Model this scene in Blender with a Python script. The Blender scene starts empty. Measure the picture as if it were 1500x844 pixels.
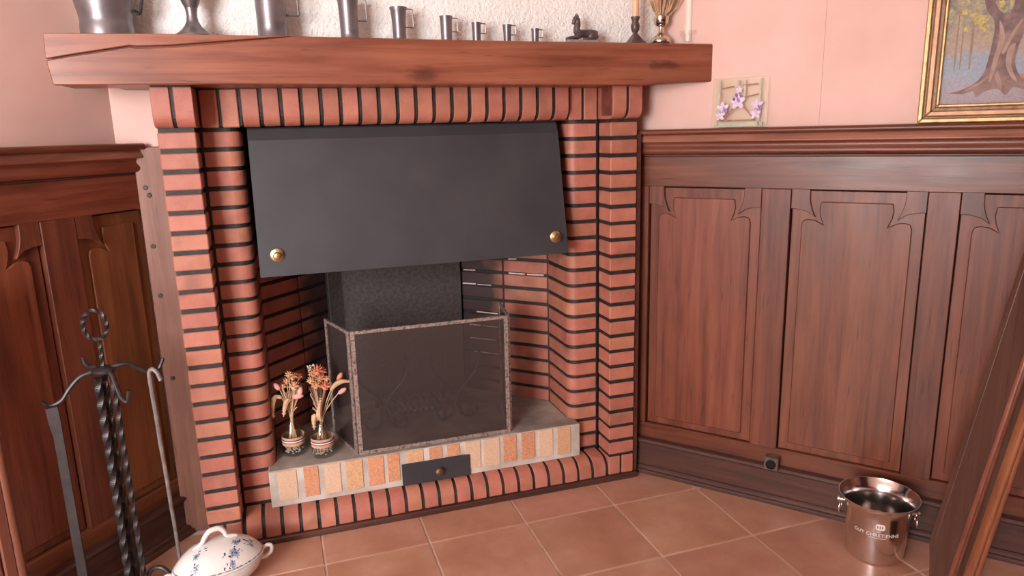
import bpy, bmesh, math, random
from mathutils import Vector, Matrix
random.seed(7)
sc = bpy.context.scene
COL = sc.collection
R = math.radians

# ------------------------------------------------------------------ camera
YAW, PIT, ROLL = 0.3064, 0.2189, -0.0251
cam_d = bpy.data.cameras.new('camera')
cam_d.sensor_width = 36.0
cam_d.lens = 1040.0 / 1500.0 * 36.0
cam_d.clip_start = 0.05
cam = bpy.data.objects.new('camera', cam_d)
COL.objects.link(cam)
_f = Vector((math.sin(YAW) * math.cos(PIT), math.cos(YAW) * math.cos(PIT), -math.sin(PIT)))
_r = Vector((math.cos(YAW), -math.sin(YAW), 0))
_u = _r.cross(_f)
_r2 = _r * math.cos(ROLL) + _u * math.sin(ROLL)
_u2 = -_r * math.sin(ROLL) + _u * math.cos(ROLL)
m = Matrix.Identity(4)
for i in range(3):
    m[i][0], m[i][1], m[i][2] = _r2[i], _u2[i], -_f[i]
m[0][3], m[1][3], m[2][3] = 0.3537, -2.4517, 1.4234
cam.matrix_world = m
sc.camera = cam

# ------------------------------------------------------------------ world, light, exposure
w = bpy.data.worlds.new('world')
sc.world = w
w.use_nodes = True
w.node_tree.nodes['Background'].inputs[0].default_value = (0.85, 0.92, 1.0, 1)
w.node_tree.nodes['Background'].inputs[1].default_value = 1.2


def area(name, loc, rot, sx, sy, power, col):
    l = bpy.data.lights.new(name, 'AREA')
    l.shape = 'RECTANGLE'
    l.size, l.size_y, l.energy, l.color = sx, sy, power, col
    o = bpy.data.objects.new(name, l)
    o.location, o.rotation_euler = loc, rot
    COL.objects.link(o)
    return o


# daylight entering through the window in the rear wall, behind and left of the camera
area('window_daylight', (-2.20, -4.02, 1.6), (R(90), 0, 0), 1.6, 1.5, 215, (0.94, 0.98, 1.0))

vs = sc.view_settings
vs.view_transform = 'Standard'
vs.look = 'None'
vs.exposure = 0.32
vs.gamma = 1.0
vs.use_curve_mapping = False


# ------------------------------------------------------------------ materials
def lin(c):
    def f(v):
        v /= 255.0
        return v / 12.92 if v <= 0.04045 else ((v + 0.055) / 1.055) ** 2.4
    return (f(c[0]), f(c[1]), f(c[2]), 1)


def new_mat(name):
    mt = bpy.data.materials.new(name)
    mt.use_nodes = True
    nt = mt.node_tree
    return mt, nt, nt.nodes['Principled BSDF']


def N(nt, t, **k):
    n = nt.nodes.new(t)
    for a, v in k.items():
        setattr(n, a, v)
    return n


def coords(nt, scale, rnd=True):
    tc = N(nt, 'ShaderNodeTexCoord')
    mp = N(nt, 'ShaderNodeMapping')
    mp.inputs['Scale'].default_value = scale
    if rnd:
        oi = N(nt, 'ShaderNodeObjectInfo')
        ad = N(nt, 'ShaderNodeVectorMath', operation='MULTIPLY_ADD')
        ad.inputs[1].default_value = (0, 0, 0)
        cb = N(nt, 'ShaderNodeCombineXYZ')
        ml = N(nt, 'ShaderNodeMath', operation='MULTIPLY')
        ml.inputs[1].default_value = 37.0
        nt.links.new(oi.outputs['Random'], ml.inputs[0])
        for i in range(3):
            nt.links.new(ml.outputs[0], cb.inputs[i])
        a2 = N(nt, 'ShaderNodeVectorMath', operation='ADD')
        nt.links.new(tc.outputs['Object'], a2.inputs[0])
        nt.links.new(cb.outputs[0], a2.inputs[1])
        nt.links.new(a2.outputs[0], mp.inputs['Vector'])
    else:
        nt.links.new(tc.outputs['Object'], mp.inputs['Vector'])
    return mp.outputs[0]


def ramp(nt, fac, stops):
    r = N(nt, 'ShaderNodeValToRGB')
    e = r.color_ramp.elements
    while len(e) < len(stops):
        e.new(0.5)
    for i, (p, c) in enumerate(stops):
        e[i].position = p
        e[i].color = c
    nt.links.new(fac, r.inputs[0])
    return r.outputs[0]


def noise(nt, vec, scale, detail=4, rough=0.55, dist=0.0):
    n = N(nt, 'ShaderNodeTexNoise')
    n.inputs['Scale'].default_value = scale
    n.inputs['Detail'].default_value = detail
    n.inputs['Roughness'].default_value = rough
    n.inputs['Distortion'].default_value = dist
    nt.links.new(vec, n.inputs['Vector'])
    return n.outputs['Fac']


def mixc(nt, fac, a, b, mode='MIX'):
    n = N(nt, 'ShaderNodeMix', data_type='RGBA', blend_type=mode)
    for s, v in ((n.inputs[0], fac), (n.inputs[6], a), (n.inputs[7], b)):
        if hasattr(v, 'is_output'):
            nt.links.new(v, s)
        else:
            s.default_value = v
    return n.outputs[2]


def objvary(nt, col, amount, hue=0.0):
    oi = N(nt, 'ShaderNodeObjectInfo')
    mr = N(nt, 'ShaderNodeMapRange')
    mr.inputs[3].default_value = 1 - amount
    mr.inputs[4].default_value = 1 + amount
    nt.links.new(oi.outputs['Random'], mr.inputs[0])
    h = N(nt, 'ShaderNodeHueSaturation')
    nt.links.new(mr.outputs[0], h.inputs['Value'])
    if hue:
        ml = N(nt, 'ShaderNodeMath', operation='MULTIPLY')
        ml.inputs[1].default_value = 7.31
        fr = N(nt, 'ShaderNodeMath', operation='FRACT')
        m2 = N(nt, 'ShaderNodeMapRange')
        m2.inputs[3].default_value = 0.5 - hue
        m2.inputs[4].default_value = 0.5 + hue
        nt.links.new(oi.outputs['Random'], ml.inputs[0])
        nt.links.new(ml.outputs[0], fr.inputs[0])
        nt.links.new(fr.outputs[0], m2.inputs[0])
        nt.links.new(m2.outputs[0], h.inputs['Hue'])
    nt.links.new(col, h.inputs['Color'])
    return h.outputs[0]


def bump(nt, b, height, strength, dist=0.002):
    n = N(nt, 'ShaderNodeBump')
    n.inputs['Strength'].default_value = strength
    n.inputs['Distance'].default_value = dist
    nt.links.new(height, n.inputs['Height'])
    nt.links.new(n.outputs[0], b.inputs['Normal'])


def mat(name, c1, c2=None, scale=10, rough=0.6, metal=0.0, bmp=0.0, bscale=60, vary=0.0, hue=0.0, rnd=True,
        detail=4, bdist=0.002, spec=0.5, lo=0.35, hi=0.65):
    mt, nt, b = new_mat(name)
    v = coords(nt, (1, 1, 1), rnd)
    c2 = c2 or c1
    col = ramp(nt, noise(nt, v, scale, detail), [(lo, lin(c1)), (hi, lin(c2))])
    if vary:
        col = objvary(nt, col, vary, hue)
    nt.links.new(col, b.inputs['Base Color'])
    b.inputs['Roughness'].default_value = rough
    b.inputs['Metallic'].default_value = metal
    b.inputs['Specular IOR Level'].default_value = spec
    if bmp:
        bump(nt, b, noise(nt, v, bscale, 3), bmp, bdist)
    return mt


def wood(name, dark, mid, light, axis='x', rough=0.38, vary=0.08, stain=0.5, grain=1.0, knots=False):
    """grain stretched along one local axis, broad stains, small dark pores"""
    mt, nt, b = new_mat(name)
    s = {'x': (1.2, 22, 22), 'z': (22, 22, 1.2), 'y': (22, 1.2, 22)}[axis]
    v = coords(nt, s)
    g = noise(nt, v, 1.6 * grain, 6, 0.6, 0.6)
    col = ramp(nt, g, [(0.28, lin(dark)), (0.5, lin(mid)), (0.75, lin(light))])
    v2 = coords(nt, {'x': (0.5, 1.6, 1.6), 'z': (1.6, 1.6, 0.5), 'y': (1.6, 0.5, 1.6)}[axis])
    st = ramp(nt, noise(nt, v2, 3.2, 3, 0.6), [(0.36, (0.45, 0.42, 0.42, 1)), (0.56, (1, 1, 1, 1))])
    col = mixc(nt, stain, col, st, 'MULTIPLY')
    v3 = coords(nt, {'x': (9, 130, 130), 'z': (130, 130, 9), 'y': (130, 9, 130)}[axis])
    pores = ramp(nt, noise(nt, v3, 1.0, 2), [(0.27, (0.35, 0.3, 0.3, 1)), (0.36, (1, 1, 1, 1))])
    col = mixc(nt, 0.6, col, pores, 'MULTIPLY')
    if knots:
        vk = coords(nt, {'x': (1.6, 4, 4), 'z': (4, 4, 1.6), 'y': (4, 1.6, 4)}[axis])
        vo = N(nt, 'ShaderNodeTexVoronoi')
        vo.inputs['Scale'].default_value = 1.0
        nt.links.new(vk, vo.inputs['Vector'])
        nk = N(nt, 'ShaderNodeMath', operation='MULTIPLY_ADD')
        nk.inputs[1].default_value = 0.22
        nt.links.new(noise(nt, vk, 7, 4), nk.inputs[0])
        nt.links.new(vo.outputs['Distance'], nk.inputs[2])
        kk = ramp(nt, nk.outputs[0], [(0.14, (0.42, 0.38, 0.40, 1)), (0.21, (1, 1, 1, 1))])
        col = mixc(nt, 0.85, col, kk, 'MULTIPLY')
    col = objvary(nt, col, vary, 0.004)
    nt.links.new(col, b.inputs['Base Color'])
    mr = N(nt, 'ShaderNodeMapRange')
    mr.inputs[3].default_value = rough - 0.06
    mr.inputs[4].default_value = rough + 0.18
    nt.links.new(noise(nt, v2, 9, 3), mr.inputs[0])
    nt.links.new(mr.outputs[0], b.inputs['Roughness'])
    bump(nt, b, g, 0.25, 0.0015)
    return mt


def brick_mat(name, c1, c2, soot=True):
    mt, nt, b = new_mat(name)
    v = coords(nt, (1, 1, 1))
    col = ramp(nt, noise(nt, v, 14, 4), [(0.3, lin(c1)), (0.7, lin(c2))])
    col = objvary(nt, col, 0.12, 0.006)
    sp = ramp(nt, noise(nt, v, 260, 2), [(0.30, (0.72, 0.68, 0.66, 1)), (0.42, (1, 1, 1, 1))])
    col = mixc(nt, 0.7, col, sp, 'MULTIPLY')
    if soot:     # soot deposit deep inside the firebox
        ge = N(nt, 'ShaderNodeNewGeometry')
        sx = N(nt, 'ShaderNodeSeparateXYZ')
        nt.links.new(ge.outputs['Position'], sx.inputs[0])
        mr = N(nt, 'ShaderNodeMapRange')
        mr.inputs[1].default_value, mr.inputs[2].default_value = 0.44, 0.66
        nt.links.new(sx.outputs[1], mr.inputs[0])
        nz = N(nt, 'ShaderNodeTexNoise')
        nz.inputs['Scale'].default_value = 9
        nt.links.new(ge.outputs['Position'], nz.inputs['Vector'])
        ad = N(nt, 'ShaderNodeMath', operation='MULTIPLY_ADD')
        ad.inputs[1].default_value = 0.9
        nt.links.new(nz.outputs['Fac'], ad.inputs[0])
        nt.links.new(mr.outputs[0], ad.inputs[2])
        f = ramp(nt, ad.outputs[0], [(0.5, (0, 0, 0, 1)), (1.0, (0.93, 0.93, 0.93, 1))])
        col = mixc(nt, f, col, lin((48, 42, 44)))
    nt.links.new(col, b.inputs['Base Color'])
    b.inputs['Roughness'].default_value = 0.5
    bump(nt, b, noise(nt, v, 90, 3), 0.25, 0.001)
    return mt


M = {}
M['pink'] = mat('pink_wallpaper', (224, 184, 172), (233, 195, 184), scale=3.5, rough=0.85, bmp=0.05, bscale=120, rnd=False)
M['cream'] = mat('cream_roughcast', (240, 234, 228), (246, 241, 236), scale=6, rough=0.9, bmp=0.9, bscale=95, rnd=False, bdist=0.008)
M['ceiling'] = mat('ceiling_white', (240, 236, 230), rough=0.9)
M['grout'] = mat('floor_grout', (226, 204, 188), (206, 180, 162), scale=20, rough=0.9, rnd=False)
M['mortar'] = mat('black_mortar', (30, 26, 26), (50, 44, 43), scale=30, rough=0.6, bmp=0.5, bscale=200, rnd=False)
M['chalk'] = mat('chalky_joint', (215, 170, 165), (235, 215, 210), scale=30, rough=0.9)
M['brick'] = brick_mat('red_brick', (172, 104, 84), (190, 122, 102))
M['soot_brick'] = mat('tarred_brick', (92, 50, 44), (128, 66, 54), scale=24, rough=0.45)
M['cement'] = mat('hearth_cement', (176, 162, 152), (208, 197, 188), scale=9, rough=0.9, bmp=0.3, bscale=120, rnd=False)
M['hearth_top'] = mat('sooty_hearth_top', (134, 122, 113), (186, 169, 157), scale=6, rough=0.9, bmp=0.3, bscale=90, rnd=False)
M['tile'] = None
M['steel_black'] = mat('black_sheet_metal', (52, 52, 56), (62, 61, 65), scale=5, rough=0.45, metal=0.0, bmp=0.06, bscale=260, rnd=False)
M['iron'] = mat('wrought_iron', (50, 46, 46), (72, 67, 67), scale=30, rough=0.42, metal=0.55, bmp=0.2, bscale=150)
M['iron_dark'] = mat('blackened_flat_iron', (44, 36, 35), (60, 50, 48), scale=20, rough=0.6, metal=0.2, bmp=0.2, bscale=150)
M['iron_grey'] = mat('worn_grey_iron', (120, 110, 108), (150, 140, 136), scale=30, rough=0.5, metal=0.4, bmp=0.2, bscale=150)
M['cast'] = mat('cast_iron_fireback', (66, 59, 56), (88, 79, 75), scale=70, rough=0.55, metal=0.15, bmp=0.5, bscale=120)
M['soot'] = mat('soot', (26, 23, 23), (40, 36, 36), scale=10, rough=0.95)
M['brass'] = mat('brass', (196, 168, 122), (216, 192, 150), scale=20, rough=0.34, metal=1.0)
M['brass_old'] = mat('old_brass', (128, 108, 84), (150, 128, 102), scale=20, rough=0.4, metal=0.9)
M['silver'] = mat('silvery_brass', (198, 188, 174), (212, 202, 188), scale=14, rough=0.18, metal=1.0)
M['pewter'] = mat('pewter', (120, 114, 116), (140, 134, 136), scale=14, rough=0.36, metal=0.7, bmp=0.05, bscale=60)
M['chrome'] = mat('polished_steel', (226, 222, 220), (232, 228, 226), scale=4, rough=0.16, metal=1.0)
M['brushed'] = mat('brushed_steel', (176, 170, 166), (196, 190, 184), scale=4, rough=0.24, metal=1.0)
M['etch'] = mat('etched_lettering', (232, 222, 216), rough=0.6)
M['etchdark'] = mat('etched_dark', (120, 100, 104), rough=0.6)
M['bronze'] = mat('dark_bronze', (78, 62, 62), (112, 94, 92), scale=40, rough=0.42, metal=0.4)
M['bronze_base'] = mat('grey_stone_base', (140, 128, 122), (160, 148, 142), scale=30, rough=0.5)
M['wax_tan'] = mat('tan_wax', (222, 178, 138), (228, 186, 148), scale=9, rough=0.45)
M['wax_white'] = mat('cream_wax', (243, 222, 208), (246, 228, 216), scale=9, rough=0.45)
M['oak_z'] = wood('dark_oak_upright', (76, 37, 22), (108, 57, 38), (126, 74, 52), 'z', 0.34)
M['oak_x'] = wood('dark_oak_rail', (81, 39, 23), (113, 59, 39), (133, 79, 56), 'x', 0.30)
M['oak_lit'] = wood('lit_oak_fascia', (116, 64, 46), (148, 92, 70), (170, 116, 94), 'x', 0.32)  # paler than the rails: light on the upward tilt put into the colour
M['oak_panel'] = wood('oak_panel', (85, 40, 24), (117, 62, 40), (135, 81, 57), 'z', 0.34, vary=0.08, stain=0.5, grain=0.8, knots=True)
M['oak_honey'] = wood('honey_oak_panel', (101, 56, 31), (126, 74, 42), (140, 90, 56), 'z', 0.36, vary=0.04, stain=0.5)
M['oak_dark'] = wood('blackened_oak', (62, 36, 29), (80, 48, 39), (94, 60, 50), 'x', 0.4, stain=0.5)
M['plank'] = wood('reddish_plank', (116, 72, 58), (132, 86, 71), (146, 100, 84), 'z', 0.42, vary=0.03, stain=0.35)
M['beam'] = wood('oak_beam', (112, 61, 42), (144, 84, 60), (162, 104, 78), 'x', 0.32, vary=0.0, stain=0.45, grain=0.8, knots=True)
M['furn'] = wood('varnished_furniture_wood', (80, 55, 46), (94, 66, 55), (106, 78, 66), 'z', 0.3, vary=0.02, stain=0.25)
M['furn_orange'] = wood('orange_furniture_wood', (136, 80, 54), (154, 94, 66), (168, 108, 78), 'z', 0.32, vary=0.02, stain=0.2)
M['furn_red'] = wood('reddish_furniture_wood', (106, 62, 46), (132, 80, 62), (148, 96, 76), 'z', 0.28, vary=0.02, stain=0.2)
M['gilt'] = mat('gilt_frame', (160, 122, 80), (188, 150, 104), scale=50, rough=0.42, metal=0.5, bmp=0.2, bscale=90)
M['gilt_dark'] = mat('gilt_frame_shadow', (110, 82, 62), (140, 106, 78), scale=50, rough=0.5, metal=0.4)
M['gilt_pink'] = mat('gilt_frame_bole', (160, 118, 86), (178, 136, 102), scale=40, rough=0.45, metal=0.35)
M['bark'] = mat('painted_bark', (104, 80, 78), (146, 116, 108), scale=28, rough=0.6)
M['sapling'] = mat('painted_sapling', (130, 110, 90), (152, 130, 106), scale=40, rough=0.6)
M['foliage'] = mat('painted_foliage', (150, 136, 82), (206, 188, 104), scale=110, rough=0.6)
M['orangeground'] = mat('painted_orange_ground', (164, 118, 96), (190, 136, 104), scale=70, rough=0.6)
M['bark_light'] = mat('painted_bark_light', (148, 120, 110), (170, 142, 128), scale=28, rough=0.6)
M['kraft'] = mat('kraft_paper', (190, 146, 116), (206, 162, 130), scale=40, rough=0.9)
M['rib_red'] = mat('ribbon_red', (176, 60, 66), rough=0.7)
M['rib_white'] = mat('ribbon_white', (238, 232, 236), rough=0.7)
M['rib_blue'] = mat('ribbon_blue', (58, 60, 104), rough=0.7)
M['straw'] = mat('dry_straw', (196, 158, 120), (224, 190, 154), scale=30, rough=0.85, vary=0.1)
M['brown_stem'] = mat('dry_brown_stem', (130, 96, 84), (166, 128, 110), scale=30, rough=0.85)
M['everlast'] = mat('orange_everlasting', (204, 138, 98), (228, 186, 144), scale=60, rough=0.8, vary=0.12)
M['redflower'] = mat('red_everlasting', (196, 98, 74), (224, 152, 118), scale=60, rough=0.8)
M['pinkbud'] = mat('pink_dry_bud', (228, 150, 144), (240, 178, 170), scale=50, rough=0.8, vary=0.06)
M['whiteflower'] = mat('white_dry_flower', (226, 214, 206), rough=0.85)
M['pampas'] = mat('dry_pampas', (184, 146, 112), (208, 172, 138), scale=40, rough=0.95)
M['purple'] = mat('purple_petal', (132, 84, 160), (180, 140, 200), scale=60, rough=0.7)
M['lilac'] = mat('lilac_petal', (206, 176, 206), (236, 220, 232), scale=60, rough=0.7)
M['twig'] = mat('pressed_twig', (150, 104, 90), (176, 136, 118), scale=60, rough=0.8)
M['sage'] = mat('sage_strip', (170, 168, 146), (196, 192, 170), scale=20, rough=0.7)
M['bakelite'] = mat('old_bakelite', (84, 62, 54), (108, 84, 74), scale=30, rough=0.5)
M['hole'] = mat('dark_hole', (22, 16, 15), rough=0.9)  # near black, also paints the joint shade behind the panels
M['frame_white'] = mat('window_paint', (235, 232, 226), rough=0.5)


def firebrick(name, a, b):
    return mat(name, a, b, scale=160, rough=0.9, bmp=0.4, bscale=200, vary=0.06, lo=0.3, hi=0.6)


M['fb_cream'] = firebrick('firebrick_cream', (206, 168, 138), (218, 184, 156))
M['fb_orange'] = firebrick('firebrick_orange', (192, 124, 88), (212, 154, 118))
M['fb_tan'] = firebrick('firebrick_tan', (196, 146, 104), (216, 172, 132))


def tile_mat():
    mt, nt, b = new_mat('terracotta_tile')
    v = coords(nt, (1, 1, 1))
    c = ramp(nt, noise(nt, v, 5, 5, 0.6), [(0.3, lin((174, 122, 98))), (0.5, lin((188, 138, 114))), (0.7, lin((200, 154, 132)))])
    c = objvary(nt, c, 0.05, 0.004)
    sp = ramp(nt, noise(nt, v, 60, 2), [(0.22, (0.4, 0.33, 0.3, 1)), (0.27, (1, 1, 1, 1))])
    c = mixc(nt, 0.8, c, sp, 'MULTIPLY')
    nt.links.new(c, b.inputs['Base Color'])
    b.inputs['Roughness'].default_value = 0.34
    bump(nt, b, noise(nt, v, 24, 3), 0.12, 0.002)
    return mt


M['tile'] = tile_mat()


def glass_mat(name, col, rough=0.0, ior=1.45):
    mt, nt, b = new_mat(name)
    b.inputs['Base Color'].default_value = col
    b.inputs['Transmission Weight'].default_value = 1.0
    b.inputs['Roughness'].default_value = rough
    b.inputs['IOR'].default_value = ior
    return mt


def thin_glass(name, tint, gloss=1.0):
    mt, nt, b = new_mat(name)
    out = nt.nodes['Material Output']
    tr = N(nt, 'ShaderNodeBsdfTransparent')
    tr.inputs[0].default_value = tint
    gg = N(nt, 'ShaderNodeBsdfGlossy')
    gg.inputs['Roughness'].default_value = 0.04
    fr = N(nt, 'ShaderNodeLayerWeight')
    fr.inputs['Blend'].default_value = 0.5
    pw = N(nt, 'ShaderNodeMath', operation='POWER')
    pw.inputs[1].default_value = 3.5
    ml = N(nt, 'ShaderNodeMath', operation='MULTIPLY_ADD')
    ml.inputs[1].default_value = 0.7 * gloss
    ml.inputs[2].default_value = 0.04
    ms = N(nt, 'ShaderNodeMixShader')
    nt.links.new(fr.outputs['Facing'], pw.inputs[0])
    nt.links.new(pw.outputs[0], ml.inputs[0])
    nt.links.new(ml.outputs[0], ms.inputs[0])
    nt.links.new(tr.outputs[0], ms.inputs[1])
    nt.links.new(gg.outputs[0], ms.inputs[2])
    nt.links.new(ms.outputs[0], out.inputs[0])
    return mt


M['glass'] = thin_glass('clear_glass', (0.97, 0.975, 0.97, 1))
M['pane'] = thin_glass('tinted_glass_plate', (0.93, 0.96, 0.92, 1))
M['crystal'] = mat('grey_gravel', (150, 144, 140), (206, 200, 196), scale=40, rough=0.3, vary=0.2)


def mesh_screen_mat():
    """woven spark mesh: fine opaque wires with clear holes, in the panel's own coordinates"""
    mt, nt, b = new_mat('woven_spark_mesh')
    out = nt.nodes['Material Output']
    tc = N(nt, 'ShaderNodeTexCoord')
    sp = N(nt, 'ShaderNodeSeparateXYZ')
    nt.links.new(tc.outputs['Object'], sp.inputs[0])
    masks = []
    for i in (0, 2):
        m1 = N(nt, 'ShaderNodeMath', operation='MULTIPLY')
        m1.inputs[1].default_value = 600.0
        fr = N(nt, 'ShaderNodeMath', operation='FRACT')
        lt = N(nt, 'ShaderNodeMath', operation='LESS_THAN')
        lt.inputs[1].default_value = 0.23
        nt.links.new(sp.outputs[i], m1.inputs[0])
        nt.links.new(m1.outputs[0], fr.inputs[0])
        nt.links.new(fr.outputs[0], lt.inputs[0])
        masks.append(lt.outputs[0])
    mx = N(nt, 'ShaderNodeMath', operation='MAXIMUM')
    nt.links.new(masks[0], mx.inputs[0])
    nt.links.new(masks[1], mx.inputs[1])
    b.inputs['Base Color'].default_value = lin((72, 58, 55))
    b.inputs['Roughness'].default_value = 0.6
    tr = N(nt, 'ShaderNodeBsdfTransparent')
    ms = N(nt, 'ShaderNodeMixShader')
    nt.links.new(mx.outputs[0], ms.inputs[0])
    nt.links.new(tr.outputs[0], ms.inputs[1])
    nt.links.new(b.outputs[0], ms.inputs[2])
    nt.links.new(ms.outputs[0], out.inputs[0])
    return mt


M['spark_mesh'] = mesh_screen_mat()


def notched_brass():
    mt, nt, b = new_mat('hammered_frame_strip')
    tc = N(nt, 'ShaderNodeTexCoord')
    v = coords(nt, (1, 1, 1), False)
    vo = N(nt, 'ShaderNodeTexVoronoi')
    vo.inputs['Scale'].default_value = 120
    nt.links.new(v, vo.inputs['Vector'])
    c = ramp(nt, vo.outputs['Distance'], [(0.1, lin((178, 160, 150))), (0.55, lin((160, 140, 130))), (0.85, lin((92, 76, 72)))])
    n2 = ramp(nt, noise(nt, v, 40, 3), [(0.35, (0.6, 0.55, 0.55, 1)), (0.6, (1, 1, 1, 1))])
    c = mixc(nt, 0.6, c, n2, 'MULTIPLY')
    nt.links.new(c, b.inputs['Base Color'])
    b.inputs['Roughness'].default_value = 0.5
    b.inputs['Metallic'].default_value = 0.25
    return mt


M['strip'] = notched_brass()


M['faience'] = mat('white_faience', (222, 214, 210), (230, 224, 220), scale=8, rough=0.18, rnd=False)
M['print_dark'] = mat('dark_blue_print', (50, 60, 82), (74, 86, 112), scale=120, rough=0.2)
M['print_pale'] = mat('pale_blue_print', (122, 134, 160), (170, 176, 192), scale=160, rough=0.2)
M['rimline'] = mat('dark_rim_print', (96, 90, 98), (196, 186, 184), scale=160, rough=0.25, rnd=False, lo=0.45, hi=0.55)


def canvas_mat():
    """flat painting: olive foliage above, tan middle distance, a blue band, mauve ground"""
    mt, nt, b = new_mat('painted_canvas')
    tc = N(nt, 'ShaderNodeTexCoord')
    v = coords(nt, (1, 1, 1), False)
    sp = N(nt, 'ShaderNodeSeparateXYZ')
    nt.links.new(tc.outputs['Object'], sp.inputs[0])
    n1 = noise(nt, v, 14, 4)
    ad = N(nt, 'ShaderNodeMath', operation='MULTIPLY_ADD')
    ad.inputs[1].default_value = 0.10
    nt.links.new(n1, ad.inputs[0])
    nt.links.new(sp.outputs[2], ad.inputs[2])
    mr = N(nt, 'ShaderNodeMapRange')
    mr.inputs[1].default_value, mr.inputs[2].default_value = 1.48, 2.13
    nt.links.new(ad.outputs[0], mr.inputs[0])
    c = ramp(nt, mr.outputs[0], [(0.0, lin((140, 118, 124))), (0.12, lin((150, 132, 138))), (0.19, lin((134, 142, 156))),
                                 (0.27, lin((132, 140, 152))), (0.31, lin((158, 132, 110))), (0.40, lin((148, 122, 96))),
                                 (0.5, lin((120, 108, 78))), (0.75, lin((110, 112, 96))), (1.0, lin((140, 150, 150)))])
    lv = ramp(nt, noise(nt, v, 60, 5, 0.75), [(0.36, lin((84, 74, 60))), (0.5, lin((140, 122, 96))), (0.66, lin((196, 180, 104)))])
    up = ramp(nt, mr.outputs[0], [(0.30, (0, 0, 0, 1)), (0.46, (0.75, 0.75, 0.75, 1))])
    c = mixc(nt, up, c, lv)
    da = ramp(nt, noise(nt, v, 110, 3, 0.7), [(0.3, (0.75, 0.75, 0.75, 1)), (0.7, (1.12, 1.12, 1.12, 1))])
    c = mixc(nt, 0.8, c, da, 'MULTIPLY')
    nt.links.new(c, b.inputs['Base Color'])
    b.inputs['Roughness'].default_value = 0.45
    bump(nt, b, noise(nt, v, 150, 3), 0.25, 0.001)
    return mt


M['canvas'] = canvas_mat()


# ------------------------------------------------------------------ mesh helpers
class MB:
    def __init__(self):
        self.v, self.f = [], []

    def add(self, vs, fs):
        o = len(self.v)
        self.v += [tuple(p) for p in vs]
        self.f += [tuple(i + o for i in f) for f in fs]
        return self

    def box(self, x0, x1, y0, y1, z0, z1):
        return self.add([(x0, y0, z0), (x1, y0, z0), (x1, y1, z0), (x0, y1, z0), (x0, y0, z1), (x1, y0, z1), (x1, y1, z1), (x0, y1, z1)],
                        [(0, 3, 2, 1), (4, 5, 6, 7), (0, 1, 5, 4), (1, 2, 6, 5), (2, 3, 7, 6), (3, 0, 4, 7)])

    def prism(self, poly, axis, a0, a1):
        """poly: 2-D outline; axis x -> (y,z), y -> (x,z), z -> (x,y)"""
        def P(p, a):
            return {'x': (a, p[0], p[1]), 'y': (p[0], a, p[1]), 'z': (p[0], p[1], a)}[axis]
        n = len(poly)
        vs = [P(p, a0) for p in poly] + [P(p, a1) for p in poly]
        fs = [tuple(range(n))[::-1], tuple(range(n, 2 * n))] + [(i, (i + 1) % n, n + (i + 1) % n, n + i) for i in range(n)]
        return self.add(vs, fs)

    def lathe(self, prof, seg=28, c=(0, 0, 0), sx=1.0, sy=1.0, a0=0.0, caps=True):
        vs, fs = [], []
        n = len(prof)
        for r, z in prof:
            r = max(r, 1e-5)
            for k in range(seg):
                a = a0 + 2 * math.pi * k / seg
                vs.append((c[0] + r * sx * math.cos(a), c[1] + r * sy * math.sin(a), c[2] + z))
        for i in range(n - 1):
            for k in range(seg):
                k2 = (k + 1) % seg
                fs.append((i * seg + k, i * seg + k2, (i + 1) * seg + k2, (i + 1) * seg + k))
        if caps:
            fs.append(tuple(range(seg))[::-1])
            fs.append(tuple((n - 1) * seg + k for k in range(seg)))
        return self.add(vs, fs)

    def tube(self, pts, rad, seg=8, twist=0.0, flat=1.0):
        pts = [Vector(p) for p in pts]
        n = len(pts)
        rr = rad if isinstance(rad, (list, tuple)) else [rad] * n
        t0 = (pts[1] - pts[0]).normalized()
        ref = Vector((0, 0, 1)) if abs(t0.z) < 0.9 else Vector((1, 0, 0))
        nrm = t0.cross(ref).normalized()
        vs, fs, L = [], [], 0.0
        for i, p in enumerate(pts):
            t = (pts[min(i + 1, n - 1)] - pts[max(i - 1, 0)]).normalized()
            nrm = (nrm - t * nrm.dot(t)).normalized()
            bi = t.cross(nrm)
            if i:
                L += (p - pts[i - 1]).length
            for k in range(seg):
                a = 2 * math.pi * k / seg + twist * L
                vs.append(p + (nrm * math.cos(a) + bi * math.sin(a) * flat) * rr[i])
        for i in range(n - 1):
            for k in range(seg):
                k2 = (k + 1) % seg
                fs.append((i * seg + k, i * seg + k2, (i + 1) * seg + k2, (i + 1) * seg + k))
        fs.append(tuple(range(seg))[::-1])
        fs.append(tuple((n - 1) * seg + k for k in range(seg)))
        return self.add(vs, fs)

    def ell(self, c, r, seg=12, rings=8):
        prof = [(math.sin(math.pi * i / rings), -math.cos(math.pi * i / rings)) for i in range(rings + 1)]
        vs = MB().lathe(prof, seg)
        self.add([(c[0] + x * r[0], c[1] + y * r[1], c[2] + z * r[2]) for x, y, z in vs.v], vs.f)
        return self

    def mesh(self, name, material, bev=0.0, smooth=None, seg=1):
        me = bpy.data.meshes.new(name)
        me.from_pydata(self.v, [], self.f)
        bm = bmesh.new()
        bm.from_mesh(me)
        bmesh.ops.recalc_face_normals(bm, faces=bm.faces)
        if bev:
            bmesh.ops.bevel(bm, geom=bm.edges[:], offset=bev, segments=seg, affect='EDGES', clamp_overlap=True)
        bm.to_mesh(me)
        bm.free()
        me.materials.append(M[material])
        if smooth:
            me.polygons.foreach_set('use_smooth', [True] * len(me.polygons))
            me.set_sharp_from_angle(angle=R(smooth))
        return me


def link(name, data, parent=None, loc=None, rot=None):
    o = bpy.data.objects.new(name, data)
    COL.objects.link(o)
    o.parent = parent
    if loc:
        o.location = loc
    if rot:
        o.rotation_euler = rot
    return o


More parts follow.
